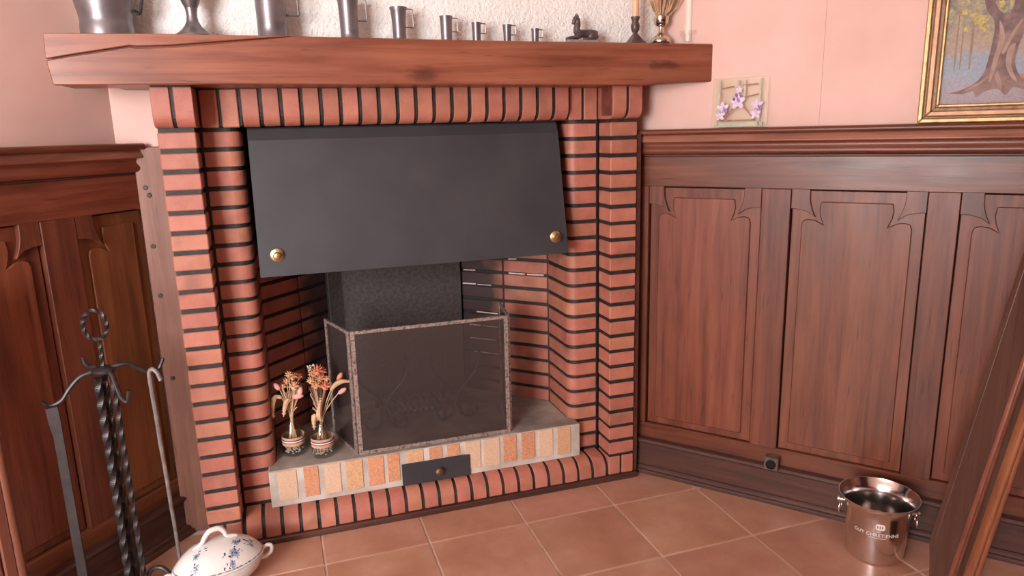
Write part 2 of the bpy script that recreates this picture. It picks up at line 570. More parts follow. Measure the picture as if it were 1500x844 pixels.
def part(name, mb, material, parent=None, bev=0.0, smooth=None, label=None, loc=None, rot=None, seg=1):
    o = link(name, mb.mesh(name, material, bev, smooth, seg), parent, loc, rot)
    if label:
        o['label'] = label
    return o


def thing(name, label, cat, loc=(0, 0, 0), rz=0.0, group=None):
    o = bpy.data.objects.new(name, None)
    COL.objects.link(o)
    o.location = loc
    o.rotation_euler = (0, 0, rz)
    o['label'], o['category'] = label, cat
    if group:
        o['group'] = group
    return o


def tag(o, label, cat, group=None):
    o['label'], o['category'] = label, cat
    if group:
        o['group'] = group
    return o


def struct(o, label=None):
    o['kind'] = 'structure'
    if label:
        o['label'] = label
    return o


def arc(cx, cy, r, a0, a1, n):
    return [(cx + r * math.cos(R(a0 + (a1 - a0) * i / n)), cy + r * math.sin(R(a0 + (a1 - a0) * i / n))) for i in range(n + 1)]


def smoothpath(pts, n=8):
    """Catmull-Rom through points"""
    P = [Vector(p) for p in pts]
    P = [P[0] * 2 - P[1]] + P + [P[-1] * 2 - P[-2]]
    out = []
    for i in range(1, len(P) - 2):
        for k in range(n):
            t = k / n
            a, b, c, d = P[i - 1], P[i], P[i + 1], P[i + 2]
            out.append(0.5 * ((2 * b) + (c - a) * t + (2 * a - 5 * b + 4 * c - d) * t * t + (3 * b - a - 3 * c + d) * t ** 3))
    out.append(P[-2])
    return out


# ------------------------------------------------------------------ the room
W = 1.639                       # fireplace width between the outer faces of the brick piers
RA, LA = R(-50), R(51)          # wall frames: local x runs along the wall, local -y faces the room
RO, LO = (1.745, 0, 0), (-0.262, 0, 0)
HC = 2.55
PLAST = 0.043

floor = struct(part('floor', MB().prism([(-3.5, -4.1), (5.2, -4.1), (2.1, 0.2), (1.2, 1.5), (0.3, 1.5), (-0.5, 0.2)], 'z', -0.12, -0.004), 'grout'),
               'terracotta tiled floor')
tx, ty, ta, ts = 0.7382, -0.1988, 0.0133, 0.3616
tm = MB().box(-ts / 2 + 0.0036, ts / 2 - 0.0036, -ts / 2 + 0.0036, ts / 2 - 0.0036, -0.012, 0).mesh('tile', 'tile', 0.0015)
for i in range(-6, 8):
    for j in range(-1, 10):
        a, b_ = i + 0.5, j + 0.5
        x = tx + ts * (a * math.cos(ta) + b_ * math.sin(ta))
        y = ty + ts * (a * math.sin(ta) - b_ * math.cos(ta))
        if x > 1.785 - y * 0.839 + 0.12 or x < -0.30 + y * 0.81 - 0.12:
            continue
        link('tile', tm, floor, (x, y, 0), (0, 0, ta + random.choice((0, 1, 2, 3)) * math.pi / 2))

wr = struct(part('wall_right', MB().box(-0.75, 5.35, PLAST, PLAST + 0.12, 0, HC), 'pink', loc=RO, rot=(0, 0, RA)), 'pink papered right wall')
part('paper_seam', MB().box(0.5445, 0.5453, PLAST - 0.0006, PLAST, 1.4, HC), 'twig', wr)
wl = struct(part('wall_left', MB().box(-5.1, 0.7, PLAST, PLAST + 0.12, 0, HC), 'pink', loc=LO, rot=(0, 0, LA)), 'pink papered left wall')
struct(part('wall_return', MB().box(-0.20, 0.06, 0.202, 0.30, 1.399, 1.62).box(-0.20, 0.06, 0.245, 0.30, 0, 1.399), 'pink'), 'narrow pink wall return beside the brick fireplace')
struct(part('wall_breast', MB().box(-0.115, 1.80, 0.07, 0.55, 1.69, HC), 'cream'), 'cream roughcast chimney breast above the mantel')
struct(part('ceiling', MB().prism([(-3.5, -4.2), (5.3, -4.2), (2.1, 0.3), (1.2, 1.6), (0.3, 1.6), (-0.6, 0.3)], 'z', HC, HC + 0.1), 'ceiling'))
# rear wall behind the camera with two window openings
rb = MB()
for x0, x1, z0, z1 in ((-3.6, -3.00, 0, HC), (-1.40, 5.3, 0, HC), (-3.00, -1.40, 0, 0.85), (-3.00, -1.40, 2.35, HC)):
    rb.box(x0, x1, -4.2, -4.06, z0, z1)
struct(part('wall_rear', rb, 'pink'))
fr = MB()
x0, x1 = -3.00, -1.40
for a, b_, c, d in ((x0, x0 + 0.06, 0.85, 2.35), (x1 - 0.06, x1, 0.85, 2.35), (x0 + 0.06, x1 - 0.06, 0.85, 0.91), (x0 + 0.06, x1 - 0.06, 2.29, 2.35),
                    ((x0 + x1) / 2 - 0.03, (x0 + x1) / 2 + 0.03, 0.91, 2.29)):
    fr.box(a, b_, -4.16, -4.10, c, d)
struct(part('window_1', fr, 'frame_white'))
# unseen dark wainscot round the rest of the room, added to cut pink bounce
struct(part('trim_2', MB().box(-1.38, 5.0, -4.06, -4.03, 0, 1.40), 'oak_z'))
struct(part('trim_3', MB().box(2.76, 5.0, 0.0, PLAST, 0, 1.40), 'oak_z', loc=RO, rot=(0, 0, RA)))
struct(part('trim_4', MB().box(-4.6, -1.76, 0.0, PLAST, 0, 1.40), 'oak_z', loc=LO, rot=(0, 0, LA)))

# ------------------------------------------------------------------ the brick fireplace
FP = thing('brick_fireplace', 'corner fireplace of red brick with black joints, metal hood and raised hearth', 'fireplace', (W / 2, 0.2, 0))
FPO = Vector((W / 2, 0.2, 0))


def fp(name, mb, material, bev=0.0, smooth=None, parent=None, label=None):
    mb.v = [(x - FPO.x, y - FPO.y, z) for x, y, z in mb.v]
    return part(name, mb, material, parent or FP, bev, smooth, label)


def fpl(name, me, x, y, z, rz=0.0):
    o = link(name, me, FP, (x - FPO.x, y - FPO.y, z), (0, 0, rz))
    return o


Z21, CP, BH = 0.1047, 0.064, 0.0498       # first joint, course pitch, brick height
D = 0.11                                  # step back of the inner piers
jit = lambda a: random.uniform(-a, a)
# outer piers: 21 courses each
om = MB().box(-0.055, 0.055, 0, 0.105, 0, BH).mesh('brick', 'brick', 0.003)
for cx in (0.0555, W - 0.0555):
    for k in range(21):
        fpl('brick', om, cx + jit(0.0008), jit(0.0012), Z21 + k * CP + 0.0070 + jit(0.0008), jit(0.006))
# two upright bricks at the foot of each outer pier
um = MB().box(-0.0255, 0.0255, 0, 0.105, 0, 0.078).mesh('brick', 'brick', 0.003)
for x in (0.026, 0.085, W - 0.085, W - 0.026):
    fpl('brick', um, x, jit(0.001), 0.022)
# inner piers: one rounded corner brick for each course
pl = [(0.119, D), (0.197, D)] + arc(0.197, D + 0.04, 0.04, -90, 0, 5)[1:] + [(0.239, 0.338), (0.119, 0.338)]
im_l = MB().prism(pl, 'z', 0, BH).mesh('brick', 'brick', 0.0018, 40)
im_r = MB().prism([(W - x, y) for x, y in pl][::-1], 'z', 0, BH).mesh('brick', 'brick', 0.0018, 40)
for k in range(21):
    z = Z21 + k * CP + 0.0070
    fpl('brick', im_l, jit(0.0006), jit(0.001), z + jit(0.0008))
    fpl('brick', im_r, jit(0.0006), jit(0.001), z + jit(0.0008))
# splayed firebox walls, two bricks long on each side
SPL = {'l': [(0.239, 0.346), (0.380, 0.497), (0.520, 0.652)], 'r': [(1.400, 0.346), (1.245, 0.497), (1.090, 0.652)]}
for side, pts in SPL.items():
    for (a, b_) in zip(pts[:-1], pts[1:]):
        A, B = Vector(a), Vector(b_)
        L = (B - A).length
        ang = math.atan2(B.y - A.y, B.x - A.x)
        s = 1 if side == 'l' else -1
        me = MB().box(0.003, L - 0.005, min(0, s * 0.07), max(0, s * 0.07), 0, BH).mesh('brick', 'brick', 0.002)
        for k in range(2, 14):
            fpl('brick', me, A.x, A.y, Z21 + k * CP + 0.0070 + jit(0.0006), ang)
# black mortar between the bricks
for xa, xb in ((0.004, 0.107), (W - 0.107, W - 0.004)):
    fp('mortar', MB().box(xa, xb, 0.005, 0.108, 0.02, 1.455), 'mortar', label='black mortar joints')
inl = [(0.110, D + 0.006), (0.195, D + 0.006)] + arc(0.193, D + 0.046, 0.04, -90, 0, 5)[1:] + [(0.233, 0.345), (0.110, 0.345)]
fp('mortar', MB().prism(inl, 'z', 0.02, 1.455), 'mortar')
fp('mortar', MB().prism([(W - x, y) for x, y in inl][::-1], 'z', 0.02, 1.455), 'mortar')
for side, pts in SPL.items():
    s = 1 if side == 'l' else -1
    A = [Vector(p) for p in pts]
    d = (A[2] - A[0]).normalized()
    nn = Vector((-d.y, d.x)) * s
    poly = [A[0] + nn * 0.006 - d * 0.01, A[1] + nn * 0.006, A[2] + nn * 0.006 + d * 0.02, A[2] + nn * 0.09, A[0] + nn * 0.09 - d * 0.01]
    fp('mortar', MB().prism([tuple(p) for p in poly], 'z', 0.22, 1.02), 'mortar')
# chalky streaks left on a few joints at the right of the firebox
for t0, t1, k in ((0.10, 0.20, 13), (0.21, 0.25, 13), (0.27, 0.32, 13), (0.02, 0.10, 11), (0.11, 0.19, 11), (0.15, 0.19, 12), (0.38, 0.43, 12), (0.36, 0.42, 11), (0.36, 0.43, 10),
                  (0.28, 0.35, 10), (0.25, 0.36, 8), (0.25, 0.33, 7), (0.34, 0.40, 7), (0.26, 0.40, 6), (0.25, 0.38, 5)):
    a, b_ = Vector(SPL['r'][0]), Vector(SPL['r'][2])
    d = (b_ - a).normalized()
    p, q = a + d * t0, a + d * t1
    z = Z21 + k * CP + jit(0.001)
    h0, h1 = random.uniform(0.001, 0.003), random.uniform(0.002, 0.0045)
    mbk = MB().add([(p.x + e, p.y + e, zz) for e in (0.003, 0.009) for zz in (z - h0, z + h1)] + [(q.x + e, q.y + e, zz) for e in (0.003, 0.009) for zz in (z - h1, z + h0)],
                   [(0, 1, 5, 4), (2, 6, 7, 3), (0, 4, 6, 2), (1, 3, 7, 5), (0, 2, 3, 1), (4, 5, 7, 6)])
    fp('chalk_streak', mbk, 'chalk')
# soldier course under the mantel: bullnose bricks over the opening, flat ones over the inner piers
ZL, HL = 1.4545, 0.1205


def bull(y0, y1, z0, h, r):
    return [(y1, z0), (y0 + r, z0)] + arc(y0 + r, z0 + r, r, -90, -180, 5)[1:] + [(y0, z0 + h), (y1, z0 + h)]


bmid = MB().prism(bull(0.066, 0.17, 0, HL, 0.045), 'x', -0.0254, 0.0254).mesh('brick', 'brick', 0.0018, 40)
bend = MB().prism(bull(-0.036, 0.10, 0, HL, 0.038), 'x', -0.0265, 0.0265).mesh('brick', 'brick', 0.0018, 40)
bflat = MB().box(-0.0265, 0.0265, D - 0.004, 0.16, 0, HL).mesh('brick', 'brick', 0.003)
n_mid = 18
x0, x1 = 0.119 + 2 * 0.0625, W - 0.119 - 2 * 0.0625
for i in range(n_mid):
    fpl('brick', bmid, x0 + (i + 0.5) * (x1 - x0) / n_mid, jit(0.0015), ZL + jit(0.001))
for x in (0.119 + 0.030, 0.119 + 0.0925, W - 0.119 - 0.0925, W - 0.119 - 0.030):
    fpl('brick', bflat, x, -0.012, ZL)
for x in (0.0265, 0.0905, W - 0.0905, W - 0.0265):
    fpl('brick', bend, x, jit(0.001), ZL)
def lintel_mortar(y0, y1, xa, xb, r):
    q = MB().prism(bull(y0, y1, 0.002, HL + 0.002, r), 'x', xa, xb)
    q.v = [(x, y, z + ZL) for x, y, z in q.v]
    fp('mortar', q, 'mortar')


lintel_mortar(0.073, 0.19, x0 + 0.002, x1 - 0.002, 0.045)
lintel_mortar(-0.030, 0.12, 0.003, 0.112, 0.038)
lintel_mortar(-0.030, 0.12, W - 0.112, W - 0.003, 0.038)
lintel_mortar(0.101, 0.19, 0.113, x0 + 0.001, 0.004)
lintel_mortar(0.101, 0.19, x1 - 0.001, W - 0.113, 0.004)
o = fp('tarred_patch', MB().box(W - 0.1195, W - 0.1175, -0.022, 0.062, ZL + 0.012, ZL + HL - 0.004), 'soot_brick')
# bullnose rim along the floor
rim = [(0.112, 0.022), (0.112, 0.100)] + arc(0.056, 0.044, 0.056, 90, 180, 6) + [(0.0, 0.022)]
rm = MB().prism(rim, 'x', -0.0260, 0.0260).mesh('brick', 'brick', 0.0018, 40)
n_r = 22
for i in range(n_r):
    fpl('brick', rm, 0.117 + (i + 0.5) * (W - 0.234) / n_r, jit(0.0015), jit(0.001))
rmm = [(0.112, 0.02), (0.112, 0.095)] + arc(0.056, 0.044, 0.050, 90, 180, 6) + [(0.006, 0.02)]
fp('mortar', MB().prism(rmm, 'x', 0.112, W - 0.112), 'mortar')
# raised firebrick hearth
he = fp('hearth', MB().box(0.212, 1.428, 0.066, 0.16, 0.098, 0.238).box(0.242, 1.397, 0.16, 0.345, 0.098, 0.238)
        .prism([(0.242, 0.345), (1.397, 0.345), (1.085, 0.66), (0.525, 0.66)], 'z', 0.098, 0.238), 'cement', 0.0025, label='grey cement bedded hearth')
fp('hearth_top', MB().prism([(0.216, 0.070), (1.424, 0.070), (1.424, 0.108), (1.400, 0.13), (1.396, 0.345), (1.085, 0.66), (0.525, 0.66), (0.243, 0.345), (0.239, 0.13), (0.216, 0.108)], 'z', 0.2385, 0.241), 'hearth_top', 0, None, he)
he_top = he.children[0]
fb = [(0.241, 0.308, 'fb_cream'), (0.332, 0.385, 'fb_orange'), (0.405, 0.464, 'fb_cream'), (0.484, 0.545, 'fb_tan'), (0.565, 0.624, 'fb_orange'), (0.638, 0.684, 'fb_orange'),
      (0.940, 1.003, 'fb_cream'), (1.014, 1.082, 'fb_cream'), (1.096, 1.153, 'fb_orange'), (1.173, 1.231, 'fb_orange'), (1.246, 1.308, 'fb_cream'), (1.326, 1.386, 'fb_tan')]
for a, b_, mm in fb:
    fp('firebrick', MB().box(a, b_, 0.0625, 0.075, 0.122 + jit(0.003), 0.2365), mm, 0.0015, None, he)
for a, b_, mm in ((0.712, 0.776, 'fb_tan'), (0.798, 0.850, 'fb_orange'), (0.869, 0.920, 'fb_orange')):
    fp('firebrick', MB().box(a, b_, 0.0625, 0.075, 0.190, 0.2365), mm, 0.0015, None, he)
dr = fp('ash_drawer', MB().box(0.690, 0.955, 0.054, 0.068, 0.102, 0.187), 'steel_black', 0.001, label='black metal ash drawer front')
kb = MB().lathe([(0.004, 0), (0.005, 0.010), (0.013, 0.012), (0.017, 0.018), (0.015, 0.024), (0.008, 0.027), (0.0, 0.028)], 20)
kb.v = [(0.830 + x, 0.054 - z, 0.146 + y) for x, y, z in kb.v]
fp('knob', kb, 'brass_old', 0, 40, dr, 'round brass knob')
# metal hood, leaning out towards the room at its lower edge
hx0, hx1 = 0.257, 1.357


def hood_pt(t, off=0.0):       # t = 0 top, 1 bottom
    y, z = 0.112 + (0.0 - 0.112) * t, 1.446 + (0.966 - 1.446) * t
    return (y + off, z)


hp = [(0.128, 1.452), (0.117, 1.446), hood_pt(0.075, -0.006), hood_pt(0.5, -0.001), hood_pt(1, 0), hood_pt(1, 0.004), hood_pt(0.5, 0.004), hood_pt(0.075, -0.002), (0.13, 1.446)]
hood = fp('hood', MB().prism(hp, 'x', hx0, hx1).prism([hood_pt(0.02, 0.004), hood_pt(1, 0.004), (0.30, 0.985), (0.33, 1.446)], 'x', hx0, hx0 + 0.003)
          .prism([hood_pt(0.02, 0.004), hood_pt(1, 0.004), (0.30, 0.985), (0.33, 1.446)], 'x', hx1 - 0.003, hx1), 'steel_black', 0, None, None, 'black sheet metal hood')
for x, z in ((0.3155, 1.0357), (1.3091, 1.0293)):
    k = MB().lathe([(0.004, -0.004), (0.021, -0.002), (0.022, 0.003), (0.016, 0.006), (0.009, 0.008), (0.0095, 0.014), (0.013, 0.019), (0.010, 0.026), (0.0, 0.028)], 24)
    yy = 0.112 * (1 - (1.446 - z) / 0.48) - 0.003
    k.v = [(x + a, yy - c, z + b_) for a, b_, c in k.v]
    fp('knob', k, 'brass', 0, 40, hood, 'round brass knob')
# firebox back, cast iron plate and unseen sooty shell added against light leaks
fp('fireback', MB().prism([(0.500, 0.600), (0.560, 0.628), (1.085, 0.628), (1.085, 0.650), (0.55, 0.650), (0.490, 0.622)], 'z', 0.241, 1.02), 'cast', 0.002, label='cast iron fireback plate')
fp('light_leak_shell', MB().box(0.13, 1.51, 0.70, 0.74, 0.02, 1.56).box(0.112, W - 0.112, 0.20, 0.70, 1.54, 1.565).box(0.10, 0.13, 0.33, 0.74, 0.02, 1.56).box(W - 0.13, W - 0.10, 0.33, 0.74, 0.02, 1.56), 'soot')
struct(part('baseboard_fireplace', MB().prism([(-0.014, 0), (-0.014, 0.017), (-0.010, 0.021), (0.004, 0.021), (0.004, 0)], 'x', -0.002, W + 0.012), 'oak_dark'),
       'narrow dark wooden strip along the foot of the brick fireplace')
# dark strip between brick and right wainscot
struct(part('trim_1', MB().box(W + 0.001, W + 0.022, 0.012, 0.10, 0, 1.40), 'oak_dark'), 'dark strip beside right brick pier')

# ------------------------------------------------------------------ mantel beam
BX0, BX1, BY0, BY1 = -0.237, 1.896, -0.10, 0.068
top = [(-0.237, 1.716), (-0.003, 1.718), (0.425, 1.717), (1.002, 1.712), (1.9, 1.711)]
bot = [(-0.232, 1.577), (0.20, 1.578), (0.60, 1.575), (0.997, 1.573), (1.493, 1.569), (1.614, 1.567), (1.74, 1.576), (1.9, 1.579)]
beam = thing('mantel_beam', 'thick old oak mantel beam with a long crack at its left end', 'mantel', (0.83, 0, 1.575))


def bmp_(name, mb, mt, bev=0.0):
    mb.v = [(x - 0.83, y, z - 1.575) for x, y, z in mb.v]
    return part(name, mb, mt, beam, bev)


crack = [(-0.240, 1.648), (-0.182, 1.659), (-0.096, 1.674), (-0.025, 1.686), (-0.008, 1.684), (0.082, 1.688), (0.231, 1.701), (0.366, 1.713), (0.425, 1.717)]
gap = [0.0040, 0.0042, 0.0045, 0.004, 0.0055, 0.006, 0.005, 0.0035, 0.0]
up = [(-0.237, 1.716), (-0.003, 1.718), (0.425, 1.717)]
fy = 0.022
lower = [(-0.232, bot[0][1])] + bot[1:] + top[:1:-1] + [(x, z - g) for (x, z), g in list(zip(crack, gap))[-2::-1]]
bmp_('lower_split', MB().prism(lower, 'y', BY0, BY0 + fy), 'beam', 0.003)
upper = [(x, z) for x, z in crack[:-1]] + [(0.420, 1.717)] + up[-2::-1]
bmp_('upper_split', MB().prism(upper, 'y', BY0, BY0 + fy), 'beam', 0.002)
coreo = [(-0.222, bot[0][1] + 0.001)] + [(x, z + 0.0008) for x, z in bot[1:]] + [(x, z - 0.0005) for x, z in top[::-1]]
bmp_('beam_core', MB().prism(coreo, 'y', BY0 + fy, BY1), 'beam', 0.002)
bmp_('beam_back', MB().prism([(-0.10, 1.579), (0.60, 1.5758), (0.997, 1.5738), (1.493, 1.5698), (1.61, 1.568), (1.61, 1.69), (-0.10, 1.69)], 'y', BY1, 0.192), 'beam')

# ------------------------------------------------------------------ wainscot
def panel_outline(a, b_, z0, z1, ins, lb, rb_):
    """raised field with the ogee notches that follow the corner brackets"""
    zt = z1 - 0.042
    def ear(x, s):
        return [(x + s * ins, z1 - 0.125), (x + s * (ins + 0.006), z1 - 0.109), (x + s * (ins + 0.022), z1 - 0.104), (x + s * (ins + 0.045), z1 - 0.107),
                (x + s * (ins + 0.070), z1 - 0.120), (x + s * (ins + 0.060), z1 - 0.095), (x + s * (ins + 0.056), z1 - 0.070), (x + s * (ins + 0.060), zt)]
    p = [(a + ins, z0 + 0.036), (b_ - ins, z0 + 0.036)]
    p += ear(b_, -1) if rb_ else [(b_ - ins, zt)]
    p += ear(a, 1)[::-1] if lb else [(a + ins, zt)]
    return p


def bracket(x, s, z1):
    return [(x, z1 + 0.002), (x, z1 - 0.068), (x + s * 0.028, z1 - 0.070), (x + s * 0.055, z1 - 0.077), (x + s * 0.082, z1 - 0.097),
            (x + s * 0.070, z1 - 0.070), (x + s * 0.062, z1 - 0.040), (x + s * 0.060, z1 + 0.002)]


def wainscot(label, loc, rz, x0, x1, stiles, panels, honey=()):
    t = thing('wainscot_panelling', label, 'wainscot', loc, rz)
    P = lambda n, mb, mt, bev=0.0015, sm=None: part(n, mb, mt, t, bev, sm)
    Y = PLAST - 0.002
    cap = [(Y, 1.391), (-0.038, 1.391)] + arc(-0.038, 1.401, 0.010, -90, -270, 6)[1:] + [(Y, 1.412)]
    P('cap', MB().prism(cap, 'x', x0, x1), 'oak_x', 0, 40)
    cove = [(Y, 1.364), (-0.034, 1.364), (-0.036, 1.368), (-0.028, 1.391), (Y, 1.391)]
    P('fascia', MB().prism(cove, 'x', x0, x1), 'oak_lit', 0.001)
    ov = [(Y, 1.318), (-0.012, 1.318), (-0.019, 1.321), (-0.0235, 1.327), (-0.0245, 1.333), (-0.022, 1.340), (-0.0175, 1.347), (-0.0165, 1.354), (-0.019, 1.361), (-0.023, 1.364), (Y, 1.364)]
    P('ogee_moulding', MB().prism(ov, 'x', x0, x1), 'oak_x', 0, 50)
    P('fillet', MB().box(x0, x1, -0.004, Y, 1.311, 1.318), 'oak_dark')
    P('top_rail', MB().box(x0, x1, 0.0, Y, 1.197, 1.311), 'oak_x', 0.002)
    P('bottom_rail', MB().box(x0, x1, 0.002, Y, 0.140, 0.212), 'oak_x', 0.003)
    pb = [(Y, 0.0), (-0.018, 0.0), (-0.018, 0.128), (-0.026, 0.132), (-0.028, 0.138)] + [(-0.022, 0.146), (-0.006, 0.150), (Y, 0.150)]
    P('plinth', MB().prism(pb, 'x', x0, x1), 'oak_dark', 0.001)
    sh = [(-0.017, 0.0), (-0.040, 0.0), (-0.040, 0.010), (-0.036, 0.015), (-0.030, 0.017), (-0.029, 0.027), (-0.024, 0.032), (-0.017, 0.033)]
    P('shoe_moulding', MB().prism(sh, 'x', x0, x1), 'oak_dark', 0.0)
    for a, b_ in stiles:
        P('stile', MB().box(a + 0.0015, b_ - 0.0015, 0.0005, Y, 0.212, 1.197), 'oak_z', 0.002)
    for i, (a, b_, lb, rb_) in enumerate(panels):
        mt = 'oak_honey' if i in honey else 'oak_panel'
        P('gap_shade_backing', MB().box(a - 0.004, b_ + 0.004, 0.036, Y, 0.206, 1.199), 'hole', 0.0)  # black sheet behind the panel, paints shade into its joints
        p = P('panel', MB().box(a + 0.0025, b_ - 0.0025, 0.018, 0.036, 0.214, 1.192), mt, 0.0015)
        fl = MB().prism(panel_outline(a, b_, 0.206, 1.197, 0.036, lb, rb_), 'y', 0.0115, 0.019)
        part('raised_field', fl, mt, p, 0.003)
        for f_, x, s in ((lb, a, 1), (rb_, b_, -1)):
            if f_:
                P('corner_bracket', MB().prism(bracket(x, s, 1.197), 'y', 0.002, 0.03), 'oak_z', 0.0015)
    return t


wsr = wainscot('carved dark oak wainscot on the right wall, below the pink wallpaper and gilt painting', RO, RA, -0.125, 2.75,
               [(-0.125, -0.05), (0.375, 0.478), (0.893, 0.985), (1.40, 1.50), (1.915, 2.015), (2.43, 2.75)],
               [(-0.05, 0.375, True, True), (0.478, 0.893, True, True), (0.985, 1.40, True, True), (1.50, 1.915, True, True), (2.015, 2.43, True, True)])
wsl = wainscot('carved dark oak wainscot on the left wall behind the fire irons', LO, LA, -1.75, 0.258,
               [(-0.103, 0.01), (-0.62, -0.52), (-1.13, -1.03), (-1.75, -1.54)],
               [(0.01, 0.258, True, False), (-0.52, -0.103, True, True), (-1.03, -0.62, True, True), (-1.54, -1.13, True, True)], honey=(0,))
pk = tag(part('filler_board', MB().box(-0.104, 0.012, 0.178, 0.201, 0, 1.398), 'plank', None, 0.002), 'reddish upright board screwed between left wainscot and brick pier', 'board')
for x, z in ((-0.080, 1.07), (-0.079, 0.899), (-0.080, 1.267), (-0.071, 1.241), (-0.075, 0.60)):
    s = MB().lathe([(0.008, -0.001), (0.008, 0.001), (0.006, 0.002), (0, 0.002)], 10)
    s.v = [(x + a, 0.178 - c, z + b_) for a, b_, c in s.v]
    part('screw', s, 'iron', pk)
# old flush socket on the right plinth
so = thing('wall_socket', 'small square old socket fixed on the right plinth', 'socket',
           (RO[0] + 0.47 * math.cos(RA), RO[1] + 0.47 * math.sin(RA), 0.165), RA)
part('plate', MB().box(-0.026, 0.026, -0.041, 0.0, -0.026, 0.026), 'bakelite', so, 0.003)
dk = MB().lathe([(0.018, 0), (0.018, 0.006), (0.015, 0.008), (0.014, 0.003), (0.0, 0.003)], 18)
dk.v = [(x, -0.041 - z, y) for x, y, z in dk.v]
part('round_insert', dk, 'hole', so, 0, 40)

# ------------------------------------------------------------------ things on the mantel
MZ = 1.7125


def mug(x, h, r, rr, hz0, hz1, hx, label, y=-0.015):
    t = thing('pewter_measure', label, 'measure', (x, y, MZ + (0.004 if x < 0.7 else 0)), 0, 'pewter measures in a row on the mantel')
    rm_ = r + (rr - r) * 0.15
    prof = [(r * 1.06, 0), (r * 1.06, h * 0.03), (r, h * 0.05), (r * 0.985, h * 0.22), (r * 0.995, h * 0.225), (r * 0.99, h * 0.24), (rm_, h * 0.6),
            (rm_ + (rr - rm_) * 0.4, h * 0.88), (rr, h * 0.965), (rr, h), (rr * 0.93, h), (rm_ * 0.92, h * 0.9), (r * 0.9, h * 0.1), (0, h * 0.1)]
    part('body', MB().lathe(prof, 32), 'pewter', t, 0, 40)
    th = max(0.0019, r * 0.085)
    hd = MB().tube([(rr * 0.9, 0, hz1), (r + hx, 0, hz1 - 0.001), (r + hx, 0, hz1 - 0.003), (r + hx * 1.04, 0, hz0 + 0.002), (r + hx * 1.04, 0, hz0), (r * 0.9, 0, hz0)], th, 6)
    part('handle', hd, 'pewter', t, 0)
    return t


mug(0.367, 0.205, 0.0445, 0.050, 0.072, 0.185, 0.036, 'tallest pewter measure on the mantel, top cut off by the photo')
mug(0.6016, 0.131, 0.029, 0.035, 0.060, 0.126, 0.027, 'second tallest pewter measure on the mantel, with angular handle')
mug(0.7612, 0.108, 0.0215, 0.0285, 0.047, 0.104, 0.025, 'third tallest pewter measure on the mantel, with thin square handle')
mug(0.9182, 0.085, 0.0188, 0.0215, 0.036, 0.079, 0.019, 'middle sized pewter measure with a slightly slanted handle')
mug(1.0218, 0.067, 0.0142, 0.0165, 0.032, 0.064, 0.018, 'small pewter measure, third from the animal figurine')
mug(1.1305, 0.062, 0.0132, 0.016, 0.029, 0.060, 0.018, 'small pewter measure, second from the figurine')
mug(1.2321, 0.051, 0.0120, 0.0142, 0.022, 0.048, 0.015, 'smallest pewter measure, next to the figurine')

pt = thing('pewter_pitcher', 'large bulbous pewter pitcher at the left end of the mantel', 'pitcher', (-0.090, -0.016, MZ + 0.005))
part('body', MB().lathe([(0.0725, 0), (0.0725, 0.004), (0.0715, 0.030), (0.0695, 0.038), (0.070, 0.046), (0.072, 0.062), (0.077, 0.085), (0.081, 0.11), (0.082, 0.14), (0.078, 0.18),
                         (0.066, 0.22), (0.055, 0.25), (0.052, 0.275), (0.058, 0.30), (0.054, 0.30), (0.048, 0.275), (0.06, 0.2), (0.06, 0.05), (0, 0.05)], 40), 'pewter', pt, 0, 35)
part('handle', MB().tube(smoothpath([(0.078, 0, 0.075), (0.088, 0, 0.066), (0.096, 0, 0.085), (0.108, 0, 0.16), (0.1, 0, 0.24), (0.05, 0, 0.28)], 6), 0.0045, 8), 'iron', pt, 0, 40)
gb = thing('pewter_goblet', 'pewter goblet with a wide foot and narrow stem, left of the measures', 'goblet', (0.1405, -0.018, MZ + 0.005))
part('foot', MB().lathe([(0.052, 0), (0.052, 0.006), (0.047, 0.012), (0.036, 0.020), (0.024, 0.033), (0.0175, 0.046), (0, 0.046)], 32), 'pewter', gb, 0, 40)
part('stem', MB().lathe([(0.0176, 0.0455), (0.0150, 0.060), (0.0155, 0.072), (0.0180, 0.085), (0.0, 0.085)], 24), 'pewter', gb, 0, 40)
part('cup', MB().lathe([(0.0178, 0.0845), (0.024, 0.098), (0.031, 0.115), (0.039, 0.145), (0.043, 0.19), (0.041, 0.19), (0.036, 0.145), (0.02, 0.10), (0, 0.098)], 32), 'pewter', gb, 0, 40)

# lying animal figurine, head towards the left
fg = thing('animal_figurine', 'dark bronze figurine of a lying horse-headed animal on a thin base', 'figurine', (1.405, -0.015, MZ))
part('base', MB().prism([(-0.058, -0.012), (-0.050, -0.018), (0.060, -0.018), (0.062, 0.018), (-0.050, 0.018), (-0.058, 0.010)], 'z', 0, 0.016), 'bronze_base', fg, 0.003)
bd = MB()
bd.tube(smoothpath([(0.058, 0, 0.030), (0.050, 0, 0.037), (0.030, 0, 0.038), (0.008, 0, 0.037), (-0.012, 0, 0.040), (-0.018, 0, 0.052), (-0.014, 0, 0.070), (-0.016, 0, 0.084), (-0.022, 0, 0.090)], 5),
        [0.010] * 3 + [0.0155] * 5 + [0.0165] * 12 + [0.0160] * 4 + [0.0135] * 6 + [0.0115] * 6 + [0.0095] * 5, 12, flat=0.85)
bd.tube([(-0.014, 0, 0.091), (-0.022, 0, 0.086), (-0.028, 0, 0.076), (-0.031, 0, 0.068)], [0.009, 0.0098, 0.0082, 0.0062], 10)
